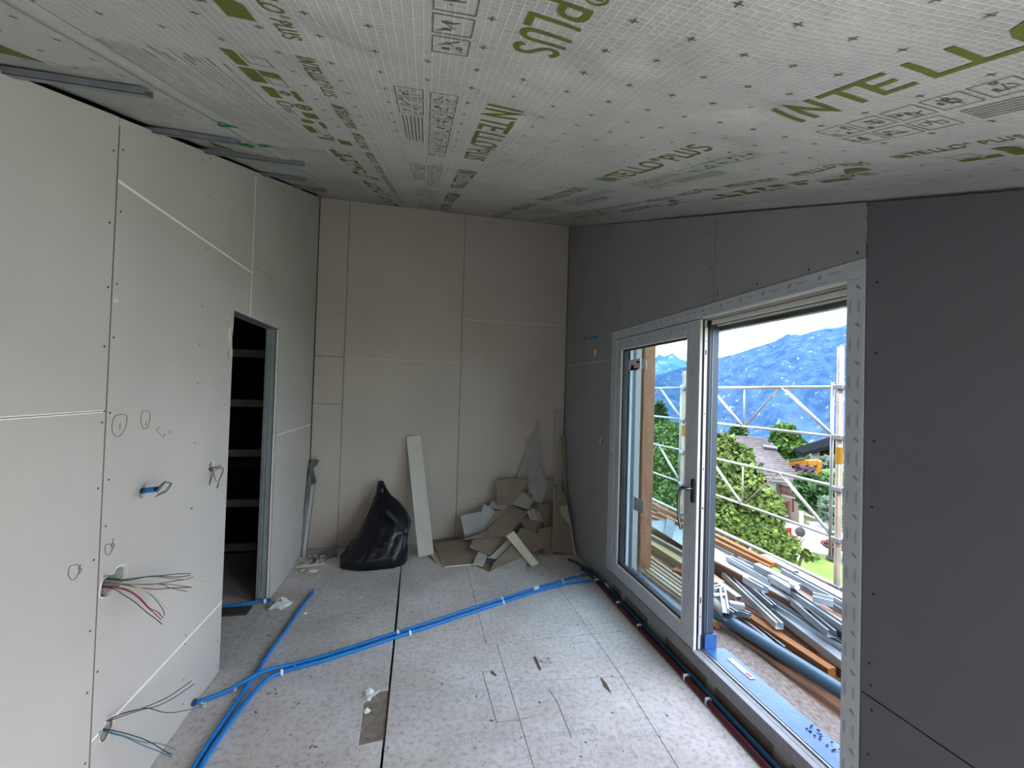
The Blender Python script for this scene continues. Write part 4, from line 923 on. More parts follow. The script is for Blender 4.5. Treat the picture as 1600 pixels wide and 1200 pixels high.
# ================================================================== LEANING THINGS
def leanslab(name, label, cat, q, y0, y1, th, mats, edge=None, **k):
    """q: four picture corners TL,TR,BR,BL; top rests near y1, bottom stands at y0"""
    TL, TR = hit(*q[0], (0, 1, 0), y1), hit(*q[1], (0, 1, 0), y1); BR, BL = hit(*q[2], (0, 1, 0), y0), hit(*q[3], (0, 1, 0), y0)
    n = (TR-TL).cross(BL-TL).normalized()
    if n.y < 0: n = -n
    return MB().prism([TL, TR, BR, BL], n*th, 0, 1 if edge is not None else 0).thing(name, label, cat, mats, **k)
pb1 = FL(654, 871); leanslab('board_strip', 'tall narrow cream board strip leaning upright right of the black bag', 'board', [(635,682),(657,680),(678,866),(654,871)], pb1.y, D-.03, .02, [mat('cream_board', (.60, .575, .51), .85, var=.04), M_white], edge=1)
ms = root('metal_track', 'bright galvanised track leaning upright in the back left corner', 'metal track', FL(476, 872))
T_, B_ = hit(491, 756, (0, 1, 0), 4.70), FL(477, 871, .002); T2 = hit(486, 758, (0, 1, 0), 4.72); B2 = FL(472, 870, .002)
MB().prism([T_, T2, B2, B_], (0, .0015, 0)).build('web', mat('bright_track', (.85, .88, .92), .35, metal=.15), ms); MB().prism([T_, B_, B_+Vector((.002, .03, 0)), T_+Vector((.002, .03, 0))], (.0015, 0, 0)).build('flange', M_zinc, ms)
md = root('metal_track', 'thin dull track leaning tight in the corner behind the bright one', 'metal track', FL(468, 872))
T_, B_ = hit(484, 722, (0, 1, 0), 4.76), FL(466, 873, .002)
MB().prism([T_, T_+Vector((.022, 0, 0)), B_+Vector((.022, 0, 0)), B_], (0, .002, 0)).build('web', M_zincd, md); MB().prism([T_, B_, B_+Vector((0, -.02, 0)), T_+Vector((0, -.02, 0))], (.0015, 0, 0)).build('flange', M_gasket, md)
b = MB(); pts = [hit(x, y, (0, 1, 0), 4.73) for x, y in ((482,726),(490,719),(497,720),(493,729),(488,733),(491,745),(493,755),(486,758),(484,745),(481,734))]
b.prism(pts, (0, .05, 0)).thing('dark_rag', 'crumpled grey plastic scrap stuck on top of the tracks in the left corner', 'plastic scrap', mat('grey_plastic_scrap', (.10, .12, .12), .5, var=.6, vscale=30))

# offcut pile -------------------------------------------------------
def t_(X, Y): return (660+X/4.286, 640+Y/4.286)
OFF = [ # label, colour, base depth y0, z0, tilt deg, sideways tilt deg, crop points
 ('tall thin triangular offcut standing highest against the back wall', 'g', 4.72, 0, 87, 0, [(785,55),(790,200),(790,430),(700,490),(628,462),(722,215)]),
 ('narrow pointed offcut standing in front of the tallest triangular one', 'g', 4.66, 0, 85, 0, [(700,195),(716,198),(815,440),(818,560),(712,560)]),
 ('long pale board standing upright in the very corner of the room', 'g', 4.76, 0, 89, 0, [(878,0),(962,2),(964,560),(878,600)]),
 ('narrow brown batten leaning against the door wall by the corner', 'b', 4.50, 0, 80, 0, [(922,172),(955,172),(1000,690),(968,700)]),
 ('grey five-sided offcut upright in the back of the pile', 'g', 4.60, 0, 80, 0, [(738,432),(795,430),(840,478),(802,640),(735,600)]),
 ('grey rounded offcut leaning behind the brown boards on the right', 'g', 4.64, 0, 82, 0, [(835,475),(872,475),(886,525),(884,700),(800,690)]),
 ('wide brown board standing at the right end of the pile', 'b', 4.44, 0, 80, 6, [(770,640),(880,625),(900,960),(872,1005)]),
 ('tall brown board leaning at the far right against the door wall', 'b', 4.30, 0, 76, 0, [(885,520),(925,515),(968,620),(1060,960),(1070,985),(870,950)]),
 ('narrow torn grey sliver lying along the right edge of the tall brown board', 'g', 4.27, 0, 76, 0, [(925,650),(970,640),(1072,985),(1018,970),(1005,800),(930,700)]),
 ('creased brown panel standing at the back of the pile on the left', 'b', 4.58, 0, 84, 0, [(498,482),(560,462),(700,466),(712,492),(600,640),(498,640)]),
 ('brown offcut with a torn white edge near the top of the pile', 'b', 4.54, .0, 72, 0, [(648,490),(755,482),(770,505),(755,520),(700,540),(660,560)]),
 ('pale square offcut tilted in the upper middle of the pile', 'g', 4.50, 0, 68, 0, [(590,530),(655,530),(740,610),(715,670),(566,625)]),
 ('brown wedge-shaped offcut to the right of the pale square one', 'b', 4.49, 0, 66, 0, [(662,545),(720,560),(808,590),(795,640),(735,612)]),
 ('small grey slab sticking out left near the top of the pile', 'g', 4.44, 0, 62, 0, [(465,608),(592,642),(575,682),(443,655)]),
 ('grey irregular offcut behind the left side of the big brown one', 'g', 4.47, 0, 70, 0, [(412,628),(490,680),(492,760),(440,830),(400,800),(390,700)]),
 ('separate cream square offcut leaning on the wall left of the pile', 'g', 4.52, 0, 78, 0, [(255,710),(385,684),(412,812),(283,852)]),
 ('small brown scrap under the grey slab at the upper left', 'b', 4.42, 0, 66, 0, [(490,682),(560,665),(565,700),(500,770),(410,830),(440,770)]),
 ('grey-brown offcut in the right middle of the pile', 'b', 4.40, 0, 62, 0, [(655,742),(700,720),(800,756),(786,835),(690,800)]),
 ('grey upright chip on the right side below the light strip', 'g', 4.41, 0, 74, 0, [(700,680),(748,668),(772,745),(722,735)]),
 ('small grey offcut on the upper right of the pile', 'g', 4.43, 0, 66, 0, [(760,682),(830,690),(816,754),(772,742)]),
 ('thin light strip seen edge-on at the upper right of the pile', 'w', 4.40, 0, 50, 0, [(722,660),(832,678),(832,690),(740,672)]),
 ('large brown offcut leaning right of centre with a white edge', 'b', 4.30, 0, 58, 0, [(660,790),(780,830),(812,925),(740,958),(620,850)]),
 ('largest brown offcut across the middle of the pile', 'b', 4.24, .02, 46, 0, [(590,640),(706,690),(560,850),(285,866),(430,812),(500,740)]),
 ('dark brown offcut beneath the largest one', 'b', 4.16, 0, 44, 0, [(340,870),(560,856),(592,872),(462,978),(318,918)]),
 ('narrow grey strip leaning left of the cream one', 'g', 4.10, 0, 52, 0, [(575,868),(600,895),(495,1002),(436,990),(470,970)]),
 ('bright cream strip propped diagonally at the front of the pile', 'c', 4.02, 0, 58, 0, [(560,848),(612,812),(778,1030),(735,1052)]),
 ('brown square offcut lying flat at the left foot of the pile', 'b', 4.12, .012, 12, 0, [(85,900),(270,866),(358,962),(345,1032),(145,1050)]),
 ('cream-edged offcut lying under the left flat brown one', 'c', 4.12, .0, 5, 0, [(45,955),(90,940),(150,1045),(100,1032)]),
 ('small pale grey tile-shaped offcut at the front left of the pile', 'g', 4.05, .01, 24, 0, [(375,952),(435,975),(405,1046),(338,1030)]),
 ('brown triangular offcut at the front with a long white cut edge', 'b', 4.0, 0, 42, 0, [(448,1096),(482,1020),(600,905),(672,990)]),
 ('light grey triangular offcut at the very front of the pile', 'g', 4.03, 0, 40, 0, [(500,1078),(670,990),(697,1005),(694,1088)]),
 ('brown scrap lying flat under the front of the pile', 'b', 4.05, .0, 6, 0, [(335,1036),(440,1020),(482,1030),(446,1094)]),
 ('brown offcut lying at the back left foot of the pile', 'b', 4.45, .0, 10, 0, [(75,875),(230,855),(290,862),(180,895),(82,905)]),
 ('small brown offcut deep in the right of the pile beside the dark gap', 'b', 4.34, 0, 70, 0, [(775,800),(880,780),(880,980),(820,990)]),
]
OM = dict(g=M_paper, b=M_brown, w=M_white, c=mat('cream_offcut', (.62, .56, .42), .85, var=.05))
M_papd = mat('grey_offcut', (.37, .365, .34), .85, var=.08, vscale=5); OM['g'] = M_papd
for lab, col, y0, z0, tl_, st, pts in OFF:
    a = math.radians(tl_); n = Vector((math.sin(math.radians(st)), -math.sin(a), math.cos(a))).normalized()
    base = Vector((.9, y0, z0)); P = [hit(*t_(*q), n, n.dot(base)) for q in pts]
    for p in P:
        if p.y > D-.015: p.y = D-.015
        if p.x > XR-.016: p.x = XR-.016
        if p.z < .001: p.z = .001
    MB().prism(P, -n*.0125, 0, 1).thing('board_offcut', lab, 'board offcut', [OM[col], M_white], group='plasterboard offcuts in the corner pile')
# ---- debris in the left corner and loose bits
rr = random.Random(11)
def chunk(px, py, s, h, label, m, name='plaster_chunk', cat='debris', z0=0, seed=0):
    r2 = random.Random(seed+5); c = FL(px, py, z0); n = 7
    pts = [c+Vector((s*math.cos(2*math.pi*k/n)*r2.uniform(.6, 1.15), s*math.sin(2*math.pi*k/n)*r2.uniform(.6, 1.15), h*r2.uniform(.8, 1.1))) for k in range(n)]
    return MB().prism(pts, (0, 0, -h*.8), 0, 0).thing(name, label, cat, m)
chunk(489, 893, .035, .016, 'round white plaster plug on the floor before the debris heap', M_white, seed=1)
chunk(472, 892, .03, .02, 'cream plaster lump left of the round white plug', mat('cream_plaster', (.58, .52, .36), .9), seed=2)
for i, (x, y, s, lab) in enumerate(((563,934,.011,'small white chip on the floor left of the long joint'),(720,908,.012,'white crumb on the floor before the offcut pile'),(476,959,.016,'cream chip beside the straight blue conduit'),(415,1058,.02,'pale yellow scrap where the blue conduits cross'))): chunk(x, y, s, .008, lab, M_white if i != 3 else mat('pale_foam', (.62, .60, .38), .9), seed=i+10)
b = MB()
for k in range(46):
    px, py = rr.uniform(463, 508), rr.uniform(868, 881); c = FL(px, py, .004+.03*rr.random()); s = rr.uniform(.008, .028); a = rr.uniform(0, 3.1); e = rr.uniform(-.4, .4)
    d = Vector((math.cos(a), math.sin(a), e)); u = Vector((-math.sin(a), math.cos(a), rr.uniform(-.3, .3)))
    b.prism([c-d*s-u*s*.4, c+d*s-u*s*.3, c+d*s*.8+u*s*.5, c-d*s*.7+u*s*.4], (0, 0, .006))
stuff(b.thing('rubble_heap', 'little heap of broken plaster and chips in the back left corner', 'debris', mat('plaster_rubble', (.50, .47, .41), .9, var=.25, vscale=30)))
for i, (q, lab) in enumerate((([(504,862),(514,856),(516,868),(500,874)], 'short dark metal offcut beside the rubble heap'), ([(488,871),(503,860),(509,864),(494,876)], 'bent grey metal offcut lying on the rubble heap'), ([(518,857),(526,853),(527,865),(517,868)], 'small grey channel piece against the back wall by the bag'))):
    P = [FL(x, y, .03) for x, y in q]; b = MB(); b.prism(P, (0, 0, -.002)); b.prism([P[0], P[1], P[1]-Vector((0, 0, .025)), P[0]-Vector((0, 0, .025))], (.001, .001, 0)); b.prism([P[2], P[3], P[3]-Vector((0, 0, .025)), P[2]-Vector((0, 0, .025))], (.001, .001, 0)); b.thing('metal_offcut', lab, 'metal offcut', M_zincd)
P = [FL(x, y, .006) for x, y in ((461,884),(505,877),(509,880),(463,887))]; MB().prism(P, (0, 0, -.006)).thing('board_chip', 'thin cream strip lying in front of the rubble heap', 'board', M_white)
# crumpled plastic near the doorway
def crumple(name, label, px, py, s, h, m, seed, cat):
    c = FL(px, py); b = MB(); n, r_ = 14, 7; vs = []
    for i in range(r_+1):
        for j in range(n):
            t = 2*math.pi*j/n; f = i/r_; R_ = s*math.cos(f*1.5)*(1+.5*noise.noise(Vector((math.cos(t)*2, math.sin(t)*2, f*3+seed)))); vs.append(c+Vector((R_*math.cos(t)*1.3, R_*math.sin(t), max(.001, h*math.sin(f*1.5)*(1+.6*noise.noise(Vector((t, f*4, seed+3))))))))
    b.add(vs, [(i*n+j, i*n+(j+1) % n, (i+1)*n+(j+1) % n, (i+1)*n+j) for i in range(r_) for j in range(n)]); return b.thing(name, label, cat, m)
crumple('crumpled_plastic', 'crumpled clear plastic bag on the floor near the doorway', 437, 947, .055, .05, mat('clear_crumpled_film', (.66, .68, .70), .25, spec=.7, var=.2, vscale=40), 2, 'plastic scrap')
crumple('crumpled_tape', 'white crumpled tape at the top corner of the floor cut-out', 577, 1083, .02, .022, M_clip, 5, 'tape scrap')
crumple('crumpled_tape', 'white crumpled tape at the left edge of the floor cut-out', 573, 1112, .014, .014, M_clip, 8, 'tape scrap')
crumple('crumpled_tape', 'tiny white tape scrap between the two larger ones at the cut-out', 576, 1094, .010, .012, M_clip, 9, 'tape scrap')
# loose grit over the floor
b = MB(); bw = MB()
for k in range(260):
    x = rr.uniform(XL+.05, XR-.1); y = rr.uniform(1.2, 4.4); s = rr.choice((.003, .004, .006, .009))*rr.uniform(.6, 1.2); a = rr.uniform(0, 3.1)
    if -.26 < x < -.1 and 2.1 < y < 2.6: continue
    d = Vector((math.cos(a), math.sin(a), 0)); u = Vector((-math.sin(a), math.cos(a), 0)); c = Vector((x, y, .0006)); (b if k % 5 else bw).prism([c-d*s-u*s*.4, c+d*s*1.4, c+u*s*.5], (0, 0, .002))
stuff(b.build('floor_grit', mat('dark_grit', (.09, .08, .07), .9), floor)); stuff(bw.build('plaster_grit', M_white, floor))
for i, (q, lab) in enumerate((((638,1013,640,1006),'dark splinter left of the crossing boards'),((967,1063,975,1082),'brown leaf-like splinter on the near right floor'),((769,1044,777,1053),'dark metal chip on the pale floor board'),)):
    pass
for q, lab in (((939,1058,948,1068,955,1082,944,1072),'brown torn wood splinter on the right half of the floor'),((768,1047,776,1054,775,1056,767,1050),'short dark metal chip near the middle floor board corner'),((836,1025,845,1046,843,1046,834,1027),'thin curved dark splinter on the middle of the floor')):
    P = [FL(q[i], q[i+1], .004) for i in range(0, 8, 2)]; MB().prism(P, (0, 0, -.003)).thing('splinter', lab, 'debris', mat('brown_splinter', (.13, .09, .06), .9))
b = MB()
for k in range(9):
    p = FL(846+rr.uniform(0, 16), 1027+rr.uniform(0, 10), .004); b.prism([p, p+Vector((.02*rr.random(), .01, 0)), p+Vector((.005, .02*rr.random()+.004, .003))], (0, 0, .003))
stuff(b.thing('wood_shavings', 'small scatter of pale shavings in the middle of the floor', 'debris', mat('pale_shavings', (.42, .33, .24), .9)))

# ================================================================== TERRACE
terr = struct('terrace_deck')
b = MB(); b.box(XO-.02, 2.19, -2.2, 7.5, -.02, .045); b.build('strand_board', M_osb, terr)
MB().box(XR+.168, XO-.02, FY0, FY1, .0, .075).build('threshold_board', M_osb, terr)
for x0_, x1_, z_, m_ in ((2.195, 2.235, .03, M_deckw), (2.255, 2.31, .015, M_deckw)): MB().box(x0_, x1_, -2.2, 7.5, -.03, z_).build('edge_batten', m_, terr, bevel=.002)
x = 2.32
while x < 3.42: MB().box(x, x+.118, -2.2, 7.5, -.03, 0).build('deck_board', M_deckw, terr, bevel=.003); x += .124
MB().box(XO, 3.45, -2.2, 7.5, -.22, -.035).build('deck_joists', M_dark, terr)
post = DX(1012, 893, 0)
pp = FL(1006, 895, .05)
rt = root('timber_post', 'squared brown timber post outside, seen through the closed glass', 'post', (pp.x, pp.y, .045))
MB().box(pp.x-.06, pp.x+.06, pp.y-.02, pp.y+.12, .045, 2.6).build('shaft', M_post, rt, bevel=.006)
MB().box(pp.x-.07, pp.x+.07, pp.y-.03, pp.y+.13, .045, .06).build('foot_plate', M_zincd, rt)

# members of the pile; px endpoints at height z
def ends(q, z, e0=0, e1=0):
    A, B = FL(q[0], q[1], z), FL(q[2], q[3], z); d = (B-A).normalized(); return A-d*e0, B+d*e1
def plank(label, q, z, wd, ht, m, e0=0, e1=0, name='plank', cat='plank', group=None):
    A, B = ends(q, z, e0, e1); MB().bar(A, B, wd, ht).thing(name, label, cat, m, group=group, bevel=.002)
def chn(label, q, z, wd, ht, e0=0, e1=0, m=None, up=True, group=None, name='metal_stud', cat='metal stud'):
    """U section: open side up or down, walls 1.5 mm"""
    A, B = ends(q, z, e0, e1); m = m or M_zinc; d = (B-A).normalized(); s = d.cross(Vector((0, 0, 1))).normalized()
    rt = root(name, label, cat, (A+B)/2-Vector((0, 0, ht)), group)
    off = Vector((0, 0, -ht+.002)) if up else Vector((0, 0, 0))
    MB().bar(A+off, B+off, wd, .002).build('web', m, rt)
    for k in (-1, 1): MB().bar(A+s*k*wd/2, B+s*k*wd/2, .002, ht).build('flange', m, rt)
    for k in (-1, 1): 
        o2 = Vector((0, 0, 0)) if up else Vector((0, 0, -ht+.002)); MB().bar(A+s*k*(wd/2-.006)+o2, B+s*k*(wd/2-.006)+o2, .012, .0015).build('lip', m, rt)
MZL = mat('pale_zinc', (.46, .52, .56), .35, metal=.55, var=.08, vscale=12)
# long tube
A, B = ends((1108,951,1316,1081), .115, .12, .7)
rt = root('tube', 'long blue-grey plastic drain tube lying in front of the timber pile', 'tube', (A+B)/2-Vector((0, 0, .04)))
MB().tube([A, B], .040, 18, cap=False).build('pipe', M_pipe, rt, smooth=True); MB().tube([B, B+(B-A).normalized()*.1], .047, 18, cap=False).build('socket', M_pipe, rt, smooth=True)
# stack base
plank('low orange plank next to the drain tube', (1130,957,1314,1066), .05, .08, .045, M_wood, .6, .5)
plank('second low orange plank from the drain tube, partly under a metal stud', (1149,944,1316,1042), .06, .06, .05, M_wood, .5, .5)
plank('pinkish plank with a pale edge at the near end of the small offcuts', (1138,961,1225,1012), .10, .07, .03, M_deckw, 0, .05)
plank('short brown plank ending beside the capped metal stud', (1150,952,1212,992), .12, .06, .03, M_deckw)
chn('grey metal stud with a clear end, lowest right beside the orange planks', (1160,962,1222,1010), .12, .05, .04, .1, 0)
plank('orange beam with a squared end lying in the right part of the pile', (1180,966,1300,1044), .14, .06, .05, M_wood, .2, .0)
plank('brown batten under the crossing metal stud', (1128,893,1250,985), .13, .09, .04, M_deckw, .2, .2)
chn('long pale metal stud ending in mid pile above the orange beam', (1128,889,1218,973), .20, .05, .045, 0, 0, MZL)
chn('wide silver metal track curving down to the right jamb', (1192,935,1316,1027), .17, .07, .05, .1, .4, MZL, up=False)
for k, lab in enumerate(('front', 'middle', 'rear')):
    chn('%s one of three nested grey studs running to the right jamb' % lab, (1190+3*k,929-5*k,1316,1006-9*k), .20+.01*k, .05, .04, 0, .4, M_zinc if k % 2 else M_pipe if k == 2 else MZL)
chn('short bright stud lying across the small offcuts', (1140,885,1210,945), .22, .04, .04, 0, 0)
plank('long deep brown beam with a white top dividing the pile', (1100,868,1316,981), .25, .03, .09, M_deckw, 1.0, .5)
plank('white laminate strip on top of the long brown beam', (1100,864,1316,976), .258, .07, .007, mat('white_laminate', (.45, .45, .44), .5), 1.0, .5)
plank('pale plank with a printed label near the right jamb', (1238,943,1316,985), .20, .03, .07, M_pine, 0, .3)
MB().box(0, 0, 0, 0, 0, 0) 
# lower deck of wide boards behind
q = [FL(x, y, .24) for x, y in ((1108,842),(1200,893),(1190,915),(1108,870))]
MB().prism(q, (0, 0, -.012)).thing('white_sheet', 'flat white sheet under the metal studs', 'sheet', mat('white_sheet_mat', (.42, .43, .43), .5))
for q, z, lab in (((1200,896,1310,969), .30, 'squared silver stud with open end near the right jamb'), ((1165,900,1196,917), .31, 'short pale track with a cut end on the white sheet'), ((1138,868,1205,905), .30, 'long thin stud along the far edge of the white sheet'),
                  ((1182,880,1247,913), .34, 'silver stud on top of the pile with a dark inner side'), ((1205,898,1240,919), .33, 'short stud ending in a white plaster lump'), ((1225,888,1316,937), .32, 'pale stud running to the jamb behind the top one'),
                  ((1160,875,1225,905), .28, 'grey stud half hidden below the top one'), ((1245,905,1316,948), .29, 'lower pale stud beside the brown strip at the jamb'), ((1193,866,1243,892), .33, 'thin bluish stud highest up in the right part of the pile'),
                  ((1210,910,1300,985), .27, 'dark grey stud in the shade under the squared silver one')):
    ext = .4 if q[2] > 1300 else 0; chn(lab, q, z, .055, .045, 0, ext, MZL if z > .295 else M_zincd, up=(z < .33))
chn('short stack of track offcuts lying across the studs near the jamb', (1270,928,1302,936), .36, .08, .04, 0, 0, MZL)
MB().tube([FL(1236, 912, .35), FL(1246, 918, .35)], .02, 10).thing('plaster_lump', 'white lump of plaster stuck to a stud end in the pile', 'plaster', M_white)
plank('far brown strip at the right jamb', (1236,898,1316,941), .27, .05, .06, M_deckw, 0, .4)
plank('outermost pale board along the guard rail side of the pile', (1195,868,1317,931), .30, .10, .03, mat('pale_blue_board', (.34, .40, .43), .5), 0, .4)
plank('outermost orange board at the far edge of the pile', (1060,806,1209,879), .33, .05, .04, M_wood, .4, 0)
plank('second orange board from the far edge of the pile', (1060,815,1203,884), .31, .035, .04, mat('bright_orange_timber', (.23, .09, .02), .6, col2=(.32, .16, .05), stretch=(30, 1.2, 30)), .4, 0)
plank('silver strip beside the orange boards in the pile', (1108,836,1203,884), .30, .04, .02, MZL, .3, 0)
plank('dark grey strip between the silver and white ones', (1108,844,1150,866), .27, .05, .03, M_zincd, .2, 0)
# little offcut heap by the sash edge
for k, (q, z, m_, lab) in enumerate((((1113,918,1127,914), .24, MZL, 'uppermost small stud offcut by the sash edge'), ((1114,929,1131,928), .22, MZL, 'white flat stud offcut below the uppermost one'), ((1129,919,1134,950), .24, MZL, 'bright stud offcut standing steeply in the small heap'),
        ((1140,940,1163,944), .20, MZL, 'stud offcut lying level at the right of the small heap'), ((1150,950,1172,958), .17, M_zinc, 'slim stud offcut nearest the pinkish plank'), ((1118,905,1155,932), .20, mat('white_bar', (.42, .42, .4), .5), 'white square bar with a black end in the small heap'),
        ((1133,945,1150,956), .19, M_zincd, 'dull bent stud offcut under the bright ones'))):
    chn(lab, q, z, .045, .035, 0, 0, m_, up=k % 2 == 0, name='stud_offcut', cat='metal offcut')
A, B = ends((1112,937,1136,962), .17)
MB().tube([A, B], .035, 14, cap=False).thing('pipe_offcut', 'short pale pipe with a dark open mouth behind the sash edge', 'pipe', mat('pale_pipe', (.3, .3, .27), .5))
plank('orange block under the small offcut heap', (1108,903,1125,908), .15, .10, .05, M_wood, .3, 0)
# part of the pile behind the glass
for k, (q, z, w_, m_, lab) in enumerate((((1008,779,1075,813), .33, .05, M_wood, 'orange board on top of the pile seen through the glass'), ((1008,786,1062,812), .30, .05, M_deckw, 'brown board below the top orange one behind the glass'),
        ((1008,795,1050,812), .28, .05, M_deckw, 'second brown board behind the glass'), ((1008,803,1045,816), .26, .05, M_deckw, 'third brown board behind the glass, above the ribbed sheet'),
        ((1008,863,1085,918), .13, .035, M_pine, 'uppermost of the thin light boards stacked behind the glass'), ((1008,870,1085,925), .12, .035, mat('pale_brown_board', (.28, .2, .14), .65, var=.1), 'second thin board from the top behind the glass'),
        ((1008,876,1085,931), .11, .035, M_pine, 'third thin board behind the glass'), ((1008,882,1085,938), .10, .035, mat('greyish_board', (.38, .33, .27), .7, var=.1), 'greyish thin board low in the stack behind the glass'),
        ((1008,888,1085,945), .09, .04, M_pine, 'lowest pale board behind the glass'), ((1008,894,1085,951), .075, .04, M_wood, 'reddish lowest plank beside the strand board behind the glass'))):
    plank(lab, q, z, w_, .022, m_, .8 if k < 4 else .6, .25 if k > 3 else 0)
plank('thick pale squared beam lying behind the glass', (1008,838,1085,886), .20, .13, .09, M_pine, .8, .3)
plank('long grey-brown beam behind the ribbed sheet', (1008,830,1085,872), .24, .04, .09, mat('grey_brown_beam', (.22, .2, .15), .7), .8, .2)
rt = root('ribbed_sheet', 'white ribbed plastic sheet lying on the beams behind the glass', 'sheet', FL(1045, 830, .26))
ra, rb_, rc, rd = [FL(x, y, .27) for x, y in ((1010,817),(1045,812),(1088,840),(1088,866))]
MB().prism([ra, rb_, rc, rd], (0, 0, -.006)).build('panel', mat('white_ribbed_plastic', (.38, .44, .45), .4), rt)
b = MB()
for k in range(26):
    f = k/25; p = ra.lerp(rd, f); q2 = rb_.lerp(rc, f); b.bar(p+Vector((0, 0, .006)), q2+Vector((0, 0, .006)), .008, .006)
stuff(b.build('ribs', mat('rib_shadow_grey', (.28, .33, .35), .4), rt))
P = [FL(x, y, .30) for x, y in ((1043,804),(1055,812),(1050,842),(1038,834))]; MB().prism(P, (0, 0, -.004)).thing('metal_flap', 'dark grey sheet-metal flap lying over the ribbed sheet', 'metal sheet', mat('dark_sheet_metal', (.13, .15, .16), .5, metal=.3, var=.4, vscale=30))

# ================================================================== SCAFFOLD
SX = 3.35
sc = root('scaffold', 'steel scaffold guard with lattice railings standing along the terrace edge', 'scaffold', (SX, 3.9, -3))
def T(pts, r, nm, m=M_scaf, n=8): return MB().tube(pts, r, n).build(nm, m, sc, smooth=True)
PY = [.76, 2.85, 4.96, 7.06, 9.16]
for y in PY:
    ST_ = T([(SX, y, -3.2), (SX, y, 2.15 if y < 4 else 2.04)], .0242, 'standard', M_scafb)
    T([(SX+.0, y-.055, .42), (SX, y-.055, 1.86)], .012, 'frame_upright'); T([(SX, y+.065, .42), (SX, y+.065, 1.86)], .012, 'frame_upright')
    for z in (1.82, 1.41, .99, .58, .20): MB().box(SX-.032, SX+.032, y-.045, y+.045, z-.02, z+.02).build('coupler', M_zincd, ST_, bevel=.006)
    MB().tube([(SX, y, 1.20), (SX, y, 1.33)], .027, 10).build('yellow_tag', M_yel, ST_)
    T([(SX+.02, y-.09, .98), (SX+.02, y-.09, .15)], .022, 'lower_standard')
    MB().tube([(SX+.02, y-.09, .66), (SX+.02, y-.09, .74)], .025, 10).build('yellow_tag', M_yel, sc)
for y0_, y1_ in zip(PY, PY[1:]):
    a0, a1 = y0_+.07, y1_-.06
    for zt_, zb2 in ((1.82, 1.41), (1.005, .59)):
        T([(SX, a0, zt_), (SX, a1, zt_)], .0135, 'rail'); T([(SX, a0, zb2), (SX, a1, zb2)], .0135, 'rail')
        L_ = a1-a0; y2 = a0+L_*.27; y3 = a0+L_*.5; y4 = a0+L_*.73
        for p, q in (((a0, zb2), (y2+.0, zt_)), ((y2, zt_), (y3-.02, zb2)), ((y3+.02, zb2), (y4, zt_)) if 0 else ((y2+.02, zt_), (y3, zb2)), ((y3, zb2), (y4, zt_)), ((y4, zt_), (a1, zb2))): pass
        # pattern seen: diagonal down to the near post, short diagonal, upright, long diagonal
        T([(SX, a0, zb2+.02), (SX, a0+.50, zt_)], .0145, 'diagonal', M_scaf)
        T([(SX, a0+.53, zt_), (SX, a0+.97, zb2)], .009, 'diagonal', M_scafb)
        T([(SX, a0+1.0, zb2), (SX, a0+1.52, zt_)], .0145, 'diagonal')
        T([(SX, a0+.985, zb2), (SX, a0+.985, zt_)], .008, 'upright')
        T([(SX, a0+1.55, zt_), (SX, a1, zb2)], .009, 'diagonal', M_scafb)
    T([(SX, y0_, .20), (SX, y1_, .20)], .021, 'ledger')
    T([(SX-.02, y0_+.9, .19), (SX-.10, y0_+.93, .02)], .012, 'toe_strut')

# ================================================================== GARDEN AND VALLEY
def gz(x, y):
    d = (x*.70+y*.71); z = -3.0-.11*max(0, d-16)
    if d > 40: z -= .35*(d-40)
    return z
def GP(px, py):
    r = ray(px, py); t = 2.0
    for _ in range(400):
        p = CAM+r*t
        if p.z < gz(p.x, p.y): break
        t *= 1.012
    return Vector((p.x, p.y, gz(p.x, p.y)))
M_grass = mat('lawn', (.05, .11, .015), .9, col2=(.16, .22, .04), vscale=1.6, detail=9)
gnd = struct('ground')
b = MB(); n = 70
for j in range(n+1):
    for i in range(n+1):
        x = 3.6+(i/n)**1.7*130; y = -40+j/n*170; b.v.append(Vector((x, y, gz(x, y)-.02)))
for j in range(n):
    for i in range(n): k = j*(n+1)+i; b.f.append((k, k+1, k+n+2, k+n+1)); b.m.append(0)
b.build('lawn', M_grass, gnd)
b = MB(); pts = [GP(x, y) for x, y in ((1222,876),(1244,874),(1262,866),(1345,868),(1345,842),(1290,828),(1262,822),(1245,818),(1205,815),(1205,860))]
b.prism([p+Vector((0, 0, .03)) for p in pts], (0, 0, -.3)); b.build('paved_patio', mat('pale_paving', (.42, .41, .38), .8, var=.05), gnd)
for a_, c_ in (((1258,808),(1345,842)), ((1262,822),(1345,830))):
    A, B = GP(*a_), GP(*c_); MB().bar(A+Vector((0, 0, .16)), B+Vector((0, 0, .16)), .3, .3).build('garden_kerb', mat('pale_stone', (.36, .35, .33), .8), gnd)
